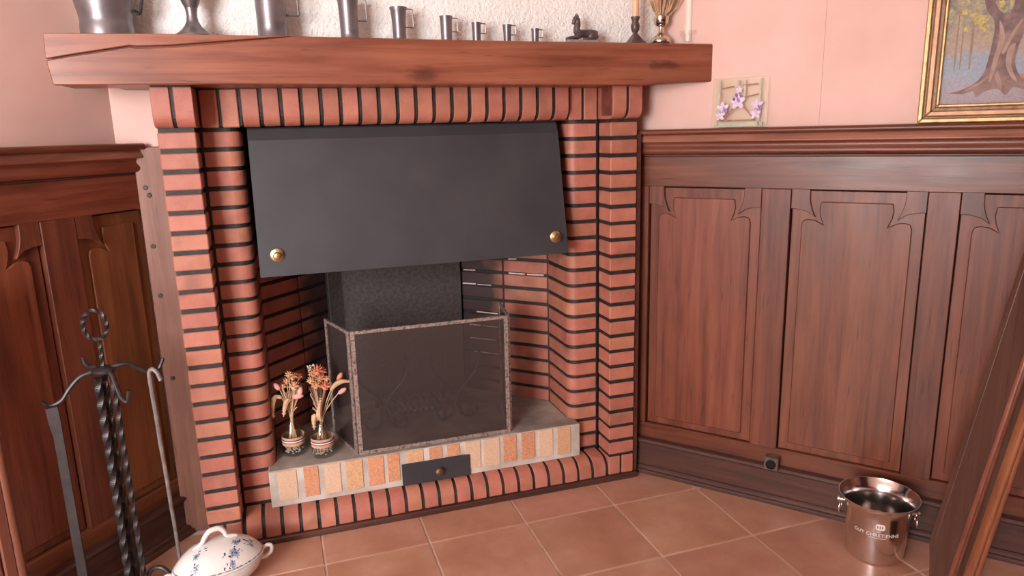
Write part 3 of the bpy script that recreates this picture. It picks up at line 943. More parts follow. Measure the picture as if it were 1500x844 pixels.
for s in (-1, 1):
    bd.tube([(-0.014, s * 0.005, 0.092), (-0.020, s * 0.006, 0.100), (-0.020, s * 0.006, 0.105)], [0.004, 0.003, 0.0008], 6)
    bd.tube([(-0.006, s * 0.010, 0.028), (-0.026, s * 0.010, 0.024), (-0.050, s * 0.010, 0.021), (-0.056, s * 0.010, 0.020)], [0.009, 0.0065, 0.0055, 0.004], 8)
    bd.ell((0.042, s * 0.011, 0.028), (0.020, 0.008, 0.0145), 10, 8)
    bd.tube([(0.050, s * 0.013, 0.021), (0.030, s * 0.015, 0.020), (0.012, s * 0.014, 0.019)], [0.006, 0.005, 0.004], 8)
bo = part('body', bd, 'bronze', fg)
rmod = bo.modifiers.new('merge', 'REMESH')
rmod.mode, rmod.voxel_size, rmod.use_smooth_shade = 'VOXEL', 0.0014, True
sm_ = bo.modifiers.new('soften', 'SMOOTH')
sm_.iterations, sm_.factor = 3, 0.5

# candlestick, vase, glass holder
cs = thing('candlestick', 'dark pewter candlestick with a flared square foot', 'candlestick', (1.6154, -0.016, MZ))
part('foot', MB().lathe([(0.040, 0), (0.040, 0.008), (0.030, 0.016), (0.018, 0.030), (0.009, 0.040), (0, 0.040)], 4, a0=R(45)), 'bronze', cs, 0.001)
part('stem', MB().lathe([(0.008, 0.038), (0.009, 0.044), (0.014, 0.052), (0.0165, 0.062), (0.0155, 0.072), (0.0115, 0.079), (0.0125, 0.086), (0.0165, 0.094), (0.0165, 0.098), (0.012, 0.098), (0.011, 0.09), (0, 0.09)], 24), 'bronze', cs, 0, 40)
cd = thing('candle', 'tan candle in the dark candlestick', 'candle', (1.6154, -0.016, MZ + 0.0905))
part('wax', MB().lathe([(0.0108, 0), (0.0125, 0.012), (0.0115, 0.20), (0.006, 0.208), (0, 0.208)], 20), 'wax_tan', cd, 0, 40)
part('wick', MB().tube([(0, 0, 0.206), (0.001, 0, 0.216)], 0.001, 6), 'hole', cd)
vz = thing('metal_vase', 'small shiny waisted metal vase on the mantel', 'vase', (1.7209, -0.014, MZ))
part('foot', MB().lathe([(0.030, 0), (0.036, 0.010), (0.0362, 0.020), (0.031, 0.027), (0.020, 0.036), (0.0105, 0.044), (0.0, 0.044)], 32), 'silver', vz, 0, 40)
part('stem', MB().lathe([(0.0107, 0.0435), (0.0085, 0.052), (0.0088, 0.066), (0, 0.066)], 24), 'silver', vz, 0, 40)
part('cup', MB().lathe([(0.0088, 0.0655), (0.018, 0.069), (0.0255, 0.079), (0.0275, 0.092), (0.0270, 0.101), (0.0250, 0.101), (0.0235, 0.085), (0.01, 0.074), (0, 0.074)], 32), 'silver', vz, 0, 40)
pg = thing('dried_grass', 'tuft of tan dried grass standing in the small metal vase', 'dried grass', (1.7209, -0.014, MZ + 0.0745))
for k in range(80):
    a, rr_ = random.uniform(0, 6.28), random.uniform(0.25, 1.0)
    h = random.uniform(0.08, 0.17)
    dx, dy = math.cos(a) * 0.060 * rr_, math.sin(a) * 0.034 * rr_
    if k < 4:
        dx, h = 0.075 + 0.006 * k, 0.10 + 0.01 * k
    part('plume', MB().tube(smoothpath([(dx * 0.12, dy * 0.12, 0), (dx * 0.40, dy * 0.4, 0.034), (dx * 0.8, dy * 0.8, h * 0.6), (dx * 1.1, dy * 1.1, h)], 4),
                           [0.0006, 0.0006, 0.0007, 0.0010, 0.0015, 0.002, 0.0024, 0.0026, 0.0027, 0.0024, 0.002, 0.0012, 0.0003], 5), 'pampas', pg, 0, 60)
gh = thing('glass_candle_holder', 'low clear glass candle holder at the right end of the mantel', 'candle holder', (1.8260, -0.030, MZ))
part('cup', MB().lathe([(0.019, 0), (0.018, 0.010), (0.021, 0.024), (0.031, 0.038), (0.032, 0.050), (0.028, 0.050), (0.0145, 0.034), (0.0140, 0.014), (0, 0.014)], 12), 'glass', gh, 0, 20)
cw = thing('candle', 'cream white candle in the low glass holder', 'candle', (1.8260, -0.030, MZ + 0.0145))
part('wax', MB().lathe([(0.0125, 0), (0.0130, 0.02), (0.0122, 0.25), (0.006, 0.258), (0, 0.258)], 20), 'wax_white', cw, 0, 40)
part('wick', MB().tube([(0, 0, 0.256), (0.001, 0, 0.266)], 0.001, 6), 'hole', cw)

# ------------------------------------------------------------------ glass ornament and painting on the right wainscot
CAPZ = 1.4125
gl = thing('pressed_flower_glass', 'square glass plate with pressed purple flowers and twigs on the wainscot ledge', 'ornament',
           (RO[0] + 0.283 * math.cos(RA), RO[1] + 0.283 * math.sin(RA), CAPZ), RA)
# local frame: x along the wall, y into it; the plate leans slightly back
lean = R(4)
inner = link('leaning_plate', MB().box(-0.097, 0.097, -0.003, 0.003, 0.0, 0.172).mesh('leaning_plate', 'pane', 0.0008), gl, (0, -0.002, 0.0004), (-lean, 0, 0))


def gp(name, mb, mt, **k):
    return part(name, mb, mt, inner, **k)


def G(u, v):      # fractions of the plate
    return (-0.097 + 0.194 * u, v * 0.172)


def strip(u0, v0, u1, v1, wd, mt, name):
    (xa, za), (xb, zb) = G(u0, v0), G(u1, v1)
    d = Vector((xb - xa, zb - za)).normalized()
    n_ = Vector((-d.y, d.x)) * wd / 2
    gp(name, MB().prism([(xa - n_.x, za - n_.y), (xb - n_.x, zb - n_.y), (xb + n_.x, zb + n_.y), (xa + n_.x, za + n_.y)], 'y', -0.0048, -0.0032), mt)


for a in ((0.12, 0.03, 0.12, 0.97), (0.86, 0.03, 0.86, 0.97), (0.46, 0.6, 0.46, 0.95), (0.58, 0.6, 0.58, 0.95)):
    strip(*a, 0.007, 'sage', 'sage_strip')
strip(0.06, 0.06, 0.93, 0.06, 0.016, 'sage', 'sage_strip')
for a in ((0.16, 0.79, 0.38, 0.83), (0.54, 0.85, 0.82, 0.86), (0.44, 0.46, 0.20, 0.13), (0.56, 0.44, 0.80, 0.13), (0.10, 0.14, 0.80, 0.145), (0.56, 0.60, 0.84, 0.66)):
    strip(*a, 0.0045, 'twig', 'twig')


def petals(u, v, r, n, mt, st=1.0):
    cx, cz = G(u, v)
    for k in range(n):
        a = 6.283 * k / n + 0.4
        c = Vector((cx + math.cos(a) * r * 0.55, cz + math.sin(a) * r * 0.55))
        pts = [(c.x + (math.cos(a) * math.cos(t) * r * 0.55 - math.sin(a) * math.sin(t) * r * 0.34), c.y + (math.sin(a) * math.cos(t) * r * 0.55 + math.cos(a) * math.sin(t) * r * 0.34) * st)
               for t in [6.283 * i / 8 for i in range(8)]]
        gp('petal', MB().prism(pts, 'y', -0.0066 - 0.0004 * (k % 2), -0.0050), mt)


petals(0.47, 0.52, 0.026, 5, 'lilac')
petals(0.46, 0.60, 0.017, 4, 'purple')
petals(0.49, 0.76, 0.012, 5, 'lilac')
petals(0.20, 0.40, 0.020, 5, 'lilac')
petals(0.24, 0.36, 0.010, 4, 'purple')
petals(0.16, 0.25, 0.018, 5, 'lilac')
petals(0.82, 0.44, 0.020, 5, 'lilac')
petals(0.86, 0.38, 0.010, 4, 'purple')
petals(0.80, 0.27, 0.018, 5, 'lilac')

PO = (RO[0] + 0.842 * math.cos(RA), RO[1] + 0.842 * math.sin(RA), CAPZ)
pa = thing('framed_painting', 'gilt framed painting of a gnarled tree with spreading roots', 'painting', PO, RA)
PW, PH = 0.74, 0.62
# frame profile across its width: (offset inwards, face position towards the room)
fprof = [(0.0, 0.030), (0.0, -0.004), (0.004, -0.012), (0.010, -0.014), (0.014, -0.010)]
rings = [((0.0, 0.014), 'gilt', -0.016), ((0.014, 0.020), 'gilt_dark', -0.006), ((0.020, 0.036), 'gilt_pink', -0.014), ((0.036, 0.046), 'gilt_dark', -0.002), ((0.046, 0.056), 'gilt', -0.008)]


def member(corner, dx, L, mt, a, b_, yf):
    pass


for (a, b_), mt, yf in rings:
    for side in range(4):
        if side == 0:
            q = [(a, a), (PW - a, a), (PW - b_, b_), (b_, b_)]
        elif side == 1:
            q = [(PW - a, a), (PW - a, PH - a), (PW - b_, PH - b_), (PW - b_, b_)]
        elif side == 2:
            q = [(PW - a, PH - a), (a, PH - a), (b_, PH - b_), (PW - b_, PH - b_)]
        else:
            q = [(a, PH - a), (a, a), (b_, b_), (b_, PH - b_)]
        part('frame_moulding', MB().prism(q, 'y', yf, 0.028), mt, pa, 0.003 if mt != 'gilt_dark' else 0.001)
cv = MB().box(0.055, PW - 0.055, 0.008, 0.020, 0.055, PH - 0.055)
cvo = part('canvas', cv, 'canvas', pa)
cvo.data.transform(Matrix.Translation((0, 0, CAPZ)))
cvo.location = (0, 0, -CAPZ)


def TP(x, y):      # painting-local metres of a point of the picture
    return (0.078 + (x - 1390) * 0.00178, 0.060 + (150 - y) * 0.00204)


def paint(name, pts, mt, y0=0.0072):
    q = [Vector((p[0], 0, p[1])) for p in (TP(*p) for p in pts)]
    n_ = len(q)
    out = []
    for i in range(n_):           # closed smooth outline
        a, b_, c, d = q[i - 1], q[i], q[(i + 1) % n_], q[(i + 2) % n_]
        for t in (0.0, 0.33, 0.67):
            v = 0.5 * ((2 * b_) + (c - a) * t + (2 * a - 5 * b_ + 4 * c - d) * t * t + (3 * b_ - a - 3 * c + d) * t ** 3)
            out.append((v.x, v.z))
    part(name, MB().prism(out, 'y', y0, 0.009), mt, pa)


for x, w_, yt in ((1394, 1.2, 20), (1402, 1.0, 40), (1416, 1.8, 35), (1494, 2, 60), (1520, 3, 30), (1545, 3, 20)):
    paint('painted_sapling', [(x - w_, 96), (x + w_, 96), (x + w_ * 0.7, yt), (x - w_ * 0.7, yt)], 'sapling', 0.0078)
for x, y, r in ((1424, 34, 11), (1416, 26, 7), (1432, 44, 7), (1452, 14, 7), (1484, 4, 7), (1400, 20, 6), (1405, 46, 5)):
    rs = random.Random(int(x))
    paint('painted_foliage', [(x + r * rs.uniform(0.5, 1.2) * math.cos(6.283 * k / 11), y + r * 0.8 * rs.uniform(0.5, 1.2) * math.sin(6.283 * k / 11)) for k in range(11)], 'foliage', 0.0076)
paint('painted_ground', [(1478, 122), (1492, 112), (1520, 108), (1560, 116), (1560, 132), (1510, 130)], 'orangeground', 0.0078)
paint('painted_trunk', [(1389, 136), (1404, 133), (1424, 124), (1436, 112), (1441, 96), (1444, 74), (1446, 50), (1443, 34), (1433, 22), (1428, 6), (1426, -25), (1432, -50), (1440, -50), (1438, -10), (1442, 8),
                        (1452, 24), (1464, 28), (1470, 10), (1468, -10), (1472, -40), (1482, -40), (1482, -5), (1484, 18), (1500, 8), (1525, -10), (1532, -4), (1512, 22), (1494, 42), (1484, 66), (1480, 96), (1490, 116), (1512, 128), (1530, 134), (1500, 136), (1482, 130),
                        (1472, 142), (1460, 132), (1440, 136), (1430, 143), (1425, 134), (1410, 138)], 'bark')
for p in ([(1452, 36), (1462, 60), (1456, 90), (1450, 118), (1446, 120), (1449, 90), (1454, 62)], [(1484, 38), (1472, 62), (1464, 82), (1460, 80), (1468, 60), (1478, 42)],
          [(1468, 78), (1478, 70), (1475, 100), (1486, 122), (1478, 118), (1468, 100)], [(1446, 112), (1436, 124), (1412, 134), (1432, 122)], [(1458, 108), (1466, 130), (1462, 132), (1454, 114)]):
    paint('painted_highlight', p, 'bark_light', 0.0066)

# ------------------------------------------------------------------ spark screen with andirons behind it
HT = 0.2412
ss = thing('fire_screen', 'three panel black mesh spark screen with hammered brass edging on the hearth', 'fire screen', (0.835, 0.092, HT))


def screen_panel(a, b_, h, name):
    """a, b_: plan points relative to the screen; builds a framed mesh leaf"""
    A, B = Vector(a), Vector(b_)
    L = (B - A).length
    leaf = link(name, MB().box(0.010, L - 0.010, -0.0006, 0.0006, 0.012, h - 0.012).mesh('mesh', 'spark_mesh'), ss, (A.x, A.y, 0), (0, 0, math.atan2(B.y - A.y, B.x - A.x)))
    s = 0.0165
    for x0, x1, z0, z1 in ((0, s, 0, h), (L - s, L, 0, h), (s, L - s, 0, 0.014), (s, L - s, h - 0.013, h)):
        part('frame_strip', MB().box(x0, x1, -0.004, 0.004, z0, z1), 'strip', leaf, 0.001)
    return leaf


HS = 0.484
screen_panel((-0.298, 0), (0.302, -0.002), HS, 'mesh_panel')
screen_panel((-0.372, 0.232), (-0.303, 0.004), HS, 'mesh_panel')
screen_panel((0.307, 0.004), (0.336, 0.225), HS, 'mesh_panel')


def scroll(c, r0, turns, start, sgn, n=28):
    out = []
    for i in range(n + 1):
        t = i / n
        a = start + sgn * turns * 2 * math.pi * t
        r = r0 * (1 - 0.72 * t)
        out.append((c[0] + r * math.cos(a), 0, c[1] + r * math.sin(a)))
    return out


def andiron(x, label):
    t = thing('andiron', label, 'andiron', (x, 0.27, HT), 0, 'wrought iron andirons behind the screen')
    for s in (-1, 1):
        fo = [(0, 0, 0.12), (s * 0.006, 0, 0.09), (s * 0.016, 0, 0.052)] + [(p[0], 0, p[2]) for p in scroll((s * 0.058, 0.052), 0.045, 0.8, math.pi if s > 0 else 0, s)]
        part('scroll_foot', MB().tube(fo, 0.0065, 8), 'iron', t, 0, 40)
        part('branch', MB().tube(smoothpath([(0, 0, 0.10), (s * 0.030, 0, 0.155), (s * 0.085, 0, 0.215), (s * 0.105, 0, 0.285), (s * 0.088, 0, 0.315)], 7), 0.0065, 8), 'iron', t, 0, 40)
    part('log_bar', MB().tube([(0, 0, 0.105), (0, 0.12, 0.09), (0, 0.26, 0.085), (0, 0.27, 0.004)], 0.009, 8), 'iron', t)
    return t


andiron(0.664, 'scrolled wrought iron andiron behind the left half of the mesh screen')
andiron(0.962, 'scrolled wrought iron andiron behind the right half of the mesh screen')
gr = thing('fire_grate', 'low iron grate of parallel bars between the andirons', 'grate', (0.815, 0.40, HT))
for k in range(9):
    part('bar', MB().box(-0.105 + k * 0.025, -0.093 + k * 0.025, -0.09, 0.09, 0.050, 0.064), 'iron_grey', gr, 0.001)
for y in (-0.075, 0.065):
    part('cross_bar', MB().box(-0.115, 0.115, y, y + 0.010, 0.038, 0.050), 'iron', gr)
for x in (-0.110, 0.100):
    for y in (-0.075, 0.065):
        part('leg', MB().box(x, x + 0.010, y, y + 0.010, 0, 0.038), 'iron', gr)

# ------------------------------------------------------------------ two bottle vases with dried flowers
def bottle(x, y, rz, label):
    t = thing('bottle_vase', label, 'vase', (x, y, HT), rz)
    outer = [(0.030, 0), (0.040, 0.004), (0.0425, 0.020), (0.040, 0.050), (0.034, 0.085), (0.0255, 0.112), (0.0185, 0.132), (0.0165, 0.146), (0.0185, 0.152)]
    inn = [(0.0165, 0.152), (0.0145, 0.146), (0.0165, 0.132), (0.0235, 0.112), (0.032, 0.085), (0.038, 0.050), (0.040, 0.020), (0.036, 0.009), (0, 0.009)]
    part('bottle', MB().lathe(outer + inn, 28), 'glass', t, 0, 50)
    gv = MB()
    for k in range(40):
        a, q = random.uniform(0, 6.28), 0.032 * math.sqrt(random.random())
        gv.ell((q * math.cos(a), q * math.sin(a), 0.014 + random.random() * 0.016), (0.0045, 0.0045, 0.0035), 6, 4)
    g_ = part('gravel', gv, 'crystal', t)
    g_['kind'] = 'stuff'
    bnd = part('paper_band', MB().lathe([(0.0418, 0.045), (0.0424, 0.045), (0.0424, 0.078), (0.0418, 0.078), (0.0418, 0.045)], 28, caps=False), 'kraft', t, 0, 40)
    for z, mt in ((0.0565, 'rib_red'), (0.0605, 'rib_white'), (0.0645, 'rib_blue')):
        part('ribbon', MB().lathe([(0.0424, z), (0.0432, z), (0.0432, z + 0.004), (0.0424, z + 0.004), (0.0424, z)], 28, caps=False), mt, bnd, 0, 40)
    return t


def head(t, p, r, mt, n=16):
    """everlasting flower head: pointed bracts around a core"""
    mbh = MB().ell((0, 0, 0), (r * 0.55, r * 0.55, r * 0.6), 8, 6)
    for k in range(n):
        a, e = 2.4 * k, -0.3 + 1.5 * k / n
        d = Vector((math.cos(a) * math.cos(e), math.sin(a) * math.cos(e), math.sin(e)))
        u = Vector((-math.sin(a), math.cos(a), 0))
        mbh.add([d * r * 0.4 - u * r * 0.28, d * r * 0.4 + u * r * 0.28, d * r * 1.15 + Vector((0, 0, r * 0.15)), d * r * 0.5 + Vector((0, 0, r * 0.28))], [(0, 1, 2), (0, 2, 3), (1, 3, 2), (0, 3, 1)])
    return part('flower_head', mbh, mt, t, 0, None, None, p)


def stem(t, top_, mt='straw', bend=0.0, r=0.0017):
    bx, by = random.uniform(-0.014, 0.014), random.uniform(-0.012, 0.012)
    nx, ny = top_[0] * 0.12, top_[1] * 0.12
    nx, ny = max(-0.009, min(0.009, nx)), max(-0.009, min(0.009, ny))
    part('stem', MB().tube(smoothpath([(-top_[0] * 0.3 + bx * 1.3, by * 1.3, 0.016), (nx, ny, 0.146), ((top_[0] + nx) / 2 - bend, (top_[1] + ny) / 2, (top_[2] + 0.146) / 2 + 0.01), top_], 5), r, 5), mt, t)


def ear(t, pts):
    pp = smoothpath(pts, 6)
    n = len(pp)
    mbe = MB().tube(pp, [0.0025 + 0.0070 * math.sin(math.pi * min(1, 0.12 + i / n)) for i in range(n)], 7)
    for i in range(2, n - 1):
        for a in range(3):
            d = Vector((math.cos(a * 2.1 + i), math.sin(a * 2.1 + i), 0.5)).normalized()
            mbe.tube([pp[i], pp[i] + d * 0.011], [0.002, 0.0004], 4)
    part('wheat_ear', mbe, 'straw', t)


def bud(t, p, d, mt='pinkbud', L=0.030, r=0.0085):
    d = Vector(d).normalized()
    q = Vector(p)
    part('bud', MB().tube([q, q + d * L * 0.25, q + d * L * 0.6, q + d * L * 0.9, q + d * L], [0.002, r * 0.85, r, r * 0.6, 0.001], 8), mt, t, 0, 60)


b1 = bottle(0.307, 0.196, 0, 'left glass bottle vase with kraft band and tricolour ribbon, against the brick')
b2 = bottle(0.411, 0.140, 0, 'right glass bottle vase with kraft band and tricolour ribbon, beside the screen')
f1 = thing('dried_bouquet', 'dried orange everlastings, pink buds and drooping wheat in the left bottle', 'dried flowers', (0.307, 0.196, HT))
f2 = thing('dried_bouquet', 'dried red everlastings, pink buds and wheat in the right bottle by the screen', 'dried flowers', (0.411, 0.140, HT))
for p, r in (((0.018, -0.01, 0.305), 0.019), ((0.020, -0.025, 0.272), 0.022), ((-0.004, 0.005, 0.285), 0.015), ((0.034, 0.0, 0.262), 0.017)):
    stem(f1, p)
    head(f1, p, r, 'everlast')
for p, d in (((-0.030, -0.01, 0.262), (-0.5, -0.1, 0.8)), ((0.012, -0.030, 0.232), (0.8, 0, 0.15)), ((0.034, -0.030, 0.236), (0.3, 0, 0.9)), ((0.016, -0.032, 0.240), (0.9, 0, -0.1))):
    stem(f1, p)
    bud(f1, p, d, 'pinkbud', 0.036, 0.0105)
stem(f1, (-0.028, -0.01, 0.232))
ear(f1, [(-0.028, -0.01, 0.232), (-0.048, -0.01, 0.238), (-0.058, -0.020, 0.224), (-0.063, -0.026, 0.192), (-0.064, -0.028, 0.162)])
stem(f1, (0.004, -0.02, 0.222))
ear(f1, [(0.004, -0.02, 0.222), (-0.010, -0.026, 0.220), (-0.020, -0.030, 0.196), (-0.026, -0.032, 0.166)])
for p, r, mm in (((-0.020, 0.0, 0.268), 0.014, 'everlast'), ((0.006, -0.02, 0.318), 0.016, 'everlast'), ((0.040, 0.01, 0.296), 0.015, 'redflower')):
    stem(f1, p)
    head(f1, p, r, mm)
for k in range(22):
    stem(f1, (jit(0.030) + 0.006, jit(0.022), 0.185 + 0.004 * k), 'straw')
for k in range(7):
    stem(f1, (jit(0.025), jit(0.018), 0.205 + 0.01 * k), 'straw')
for p, r, mm in (((0.004, -0.005, 0.332), 0.024, 'redflower'), ((-0.010, 0.010, 0.318), 0.021, 'everlast'), ((0.026, -0.02, 0.275), 0.022, 'redflower'), ((0.010, 0.0, 0.300), 0.020, 'everlast')):
    stem(f2, p, 'brown_stem')
    head(f2, p, r, mm, 20)
for p, d, mm in (((0.070, -0.01, 0.288), (0.5, 0, 0.8), 'redflower'), ((0.068, -0.02, 0.242), (0.8, 0, 0.45), 'pinkbud')):
    stem(f2, p, 'straw')
    bud(f2, p, d, mm, 0.038, 0.0095)
stem(f2, (0.045, -0.02, 0.262))
ear(f2, [(0.045, -0.02, 0.262), (0.066, -0.026, 0.284), (0.092, -0.03, 0.292), (0.118, -0.032, 0.286)])
ear(f2, [(0.000, -0.026, 0.150), (-0.006, -0.032, 0.175), (-0.002, -0.034, 0.205), (0.006, -0.034, 0.240)])
ear(f2, [(-0.012, -0.020, 0.150), (-0.022, -0.026, 0.170), (-0.026, -0.030, 0.150), (-0.027, -0.030, 0.120)])
for k in range(14):
    p = (-0.020 + jit(0.016), jit(0.012), 0.350 + jit(0.014))
    part('tiny_blossom', MB().ell((0, 0, 0), (0.0032, 0.0032, 0.0026), 6, 4), 'whiteflower', f2, 0, 60, None, p)
    if k % 3 == 0:
        stem(f2, p, 'straw', r=0.0009)
for p, r, mm in (((-0.024, -0.01, 0.300), 0.016, 'everlast'), ((-0.006, -0.02, 0.282), 0.018, 'everlast'), ((0.020, 0.01, 0.322), 0.018, 'redflower'), ((0.034, -0.01, 0.300), 0.013, 'everlast')):
    stem(f2, p, 'brown_stem')
    head(f2, p, r, mm, 20)
for k in range(26):
    stem(f2, (jit(0.032), jit(0.024), 0.185 + 0.004 * k), 'straw' if k % 3 else 'brown_stem')
for k in range(8):
    stem(f2, (jit(0.03), jit(0.02), 0.21 + 0.01 * k), 'straw' if k % 2 else 'brown_stem')

# ------------------------------------------------------------------ fire irons at the left
TX, TY = -0.200, -0.175
st = thing('fire_tool_stand', 'wrought iron fire tool stand with ring handle and hooked arms', 'tool stand', (TX, TY, 0))


def twisted(a, b_, r=0.008, pitch=0.045, n=None):
    A, B = Vector(a), Vector(b_)
    L = (B - A).length
    n = n or int(L / 0.005)
    return MB().tube([A + (B - A) * i / n for i in range(n + 1)], r, 4, 2 * math.pi / pitch / 1.0)


part('pole', twisted((0, 0, 0.03), (0, 0, 0.765), 0.0105, 0.22), 'iron', st)
part('handle_shaft', twisted((0, 0, 0.765), (0.001, 0, 0.855), 0.0065, 0.11), 'iron', st)
rg = MB().tube([(0.0 + 0.031 * math.sin(a) - 0.004, 0, 0.898 - 0.044 * math.cos(a)) for a in [6.2832 * i / 60 for i in range(61)]], 0.0068, 4, 2 * math.pi / 0.10)
part('ring_handle', rg, 'iron', st)
part('hub', MB().lathe([(0.030, 0.752), (0.034, 0.756), (0.034, 0.762), (0.020, 0.772), (0.0, 0.774)], 16, sy=0.8), 'iron', st, 0, 40)
arms = [[(0, 0, 0.762), (-0.055, -0.010, 0.752), (-0.088, -0.018, 0.722), (-0.112, -0.025, 0.690), (-0.140, -0.03, 0.680), (-0.160, -0.035, 0.696)],
        [(0, 0, 0.764), (0.062, 0.012, 0.768), (0.090, 0.018, 0.748), (0.118, 0.022, 0.731), (0.142, 0.028, 0.738), (0.158, 0.030, 0.768)],
        [(0, 0, 0.760), (0.024, -0.020, 0.752), (0.036, -0.035, 0.715), (0.048, -0.045, 0.680), (0.062, -0.05, 0.672), (0.070, -0.052, 0.704)],
        [(0, 0, 0.762), (-0.030, 0.030, 0.764), (-0.046, 0.045, 0.760), (-0.058, 0.055, 0.772), (-0.062, 0.058, 0.790)]]
for a in arms:
    pp = smoothpath(a, 7)
    part('hook_arm', MB().tube(pp, [0.0075 - 0.0022 * i / len(pp) for i in range(len(pp))], 8), 'iron', st, 0, 40)
for k in range(3):
    a = R(-20 + 120 * k)
    ca, sa = math.cos(a), math.sin(a)
    pr = [(0.0, 0.035), (0.03, 0.06), (0.055, 0.095), (0.085, 0.105), (0.108, 0.085), (0.113, 0.055), (0.100, 0.018), (0.085, 0.010), (0.070, 0.020), (0.064, 0.038), (0.075, 0.052), (0.086, 0.046)]
    part('scroll_foot', MB().tube([(p.x * ca, p.x * sa, p.z) for p in smoothpath([(q[0], 0, q[1]) for q in pr], 5)], 0.0072, 8), 'iron', st, 0, 40)
part('foot_hub', MB().lathe([(0.016, 0.02), (0.018, 0.03), (0.016, 0.055), (0, 0.06)], 16), 'iron', st, 0, 40)


def tool(name, label, top_, bot_, r, mt, twist, hook):
    t = thing(name, label, 'fire iron', (TX, TY, 0), 0, 'fire irons hanging on the stand')
    if twist:
        part('shaft', twisted(top_, bot_, r, 0.20), mt, t)
    else:
        A, B = Vector(top_), Vector(bot_)
        part('shaft', MB().tube([A + (B - A) * i / 12 + Vector((jit(0.0006), 0, 0)) for i in range(13)], [r * (1.05 - 0.02 * i) for i in range(13)], 8), mt, t, 0, 40)
    if hook:
        part('hook', MB().tube(smoothpath([Vector(top_), Vector(top_) + Vector((0.002, 0, 0.018)), Vector(top_) + Vector((0.012, -0.004, 0.026)), Vector(top_) + Vector((0.024, -0.008, 0.014)), Vector(top_) + Vector((0.032, -0.012, -0.010))], 6), r * 0.95, 8), mt, t, 0, 40)
    return t


tw1 = tool('fire_tongs', 'dark twisted iron tongs leg hanging at the left of the stand pole', (-0.014, -0.024, 0.745), (-0.012, -0.03, 0.06), 0.0115, 'iron', True, False)
tw2 = tool('twisted_poker', 'dark twisted iron poker hanging at the right of the stand pole', (0.026, -0.02, 0.745), (0.030, -0.028, 0.08), 0.0085, 'iron', True, False)
tw3 = tool('grey_poker', 'plain grey iron poker hooked on the far right arm of the stand', (0.116, 0.018, 0.716), (0.128, 0.03, 0.06), 0.0068, 'iron_grey', False, True)
sv = thing('fire_shovel', 'dark flat iron fire shovel hanging on the left arm of the stand', 'fire iron', (TX, TY, 0), 0, 'fire irons hanging on the stand')
sh_ = [(-0.158, 0.690), (-0.112, 0.684), (-0.104, 0.660), (-0.107, 0.60), (-0.110, 0.30), (-0.150, 0.30), (-0.140, 0.58), (-0.145, 0.63), (-0.168, 0.682)]
sfl = MB().prism([(-0.150, 0.676), (-0.118, 0.680), (-0.116, 0.640), (-0.116, 0.59), (-0.116, 0.08), (-0.142, 0.08), (-0.142, 0.59), (-0.148, 0.63)], 'y', -0.048, -0.042)
part('strap_handle', sfl, 'iron_dark', sv, 0.001)
part('blade', MB().prism([(-0.140, 0.085), (-0.124, 0.085), (-0.100, 0.07), (-0.098, 0.006), (-0.166, 0.006), (-0.164, 0.07)], 'y', -0.052, -0.048), 'iron_dark', sv, 0.001)

# ------------------------------------------------------------------ faience tureen
TU = (0.052, -0.215, 0.0)
tu = thing('faience_tureen', 'oval white faience tureen with blue flower print standing on the tiles', 'tureen', TU, R(14))
SX, SY = 1.0, 0.70
part('body', MB().lathe([(0.070, 0), (0.072, 0.008), (0.066, 0.014), (0.095, 0.030), (0.122, 0.055), (0.134, 0.082), (0.138, 0.096), (0.132, 0.096), (0.11, 0.05), (0.05, 0.022), (0, 0.022)], 48, sx=SX, sy=SY), 'faience', tu, 0, 40)
lid = part('lid', MB().lathe([(0.137, 0.098), (0.139, 0.101), (0.136, 0.105), (0.126, 0.118), (0.110, 0.136), (0.086, 0.154), (0.055, 0.166), (0.03, 0.170), (0, 0.171)], 48, sx=SX, sy=SY), 'faience', tu, 0, 60)
part('rim_line', MB().lathe([(0.1366, 0.1045), (0.1362, 0.1060), (0.1345, 0.1085), (0.1335, 0.1085), (0.1335, 0.1045), (0.1366, 0.1045)], 48, sx=SX, sy=SY, caps=False), 'rimline', lid, 0, 60)
LIDP = [(0.0, 0.171), (0.03, 0.170), (0.055, 0.166), (0.086, 0.154), (0.110, 0.136), (0.126, 0.118), (0.136, 0.105)]


def lid_z(x, y):
    q = math.hypot(x / SX, y / SY)
    for (r0, z0), (r1, z1) in zip(LIDP[:-1], LIDP[1:]):
        if q <= r1:
            return z0 + (z1 - z0) * (q - r0) / (r1 - r0)
    return 0.105


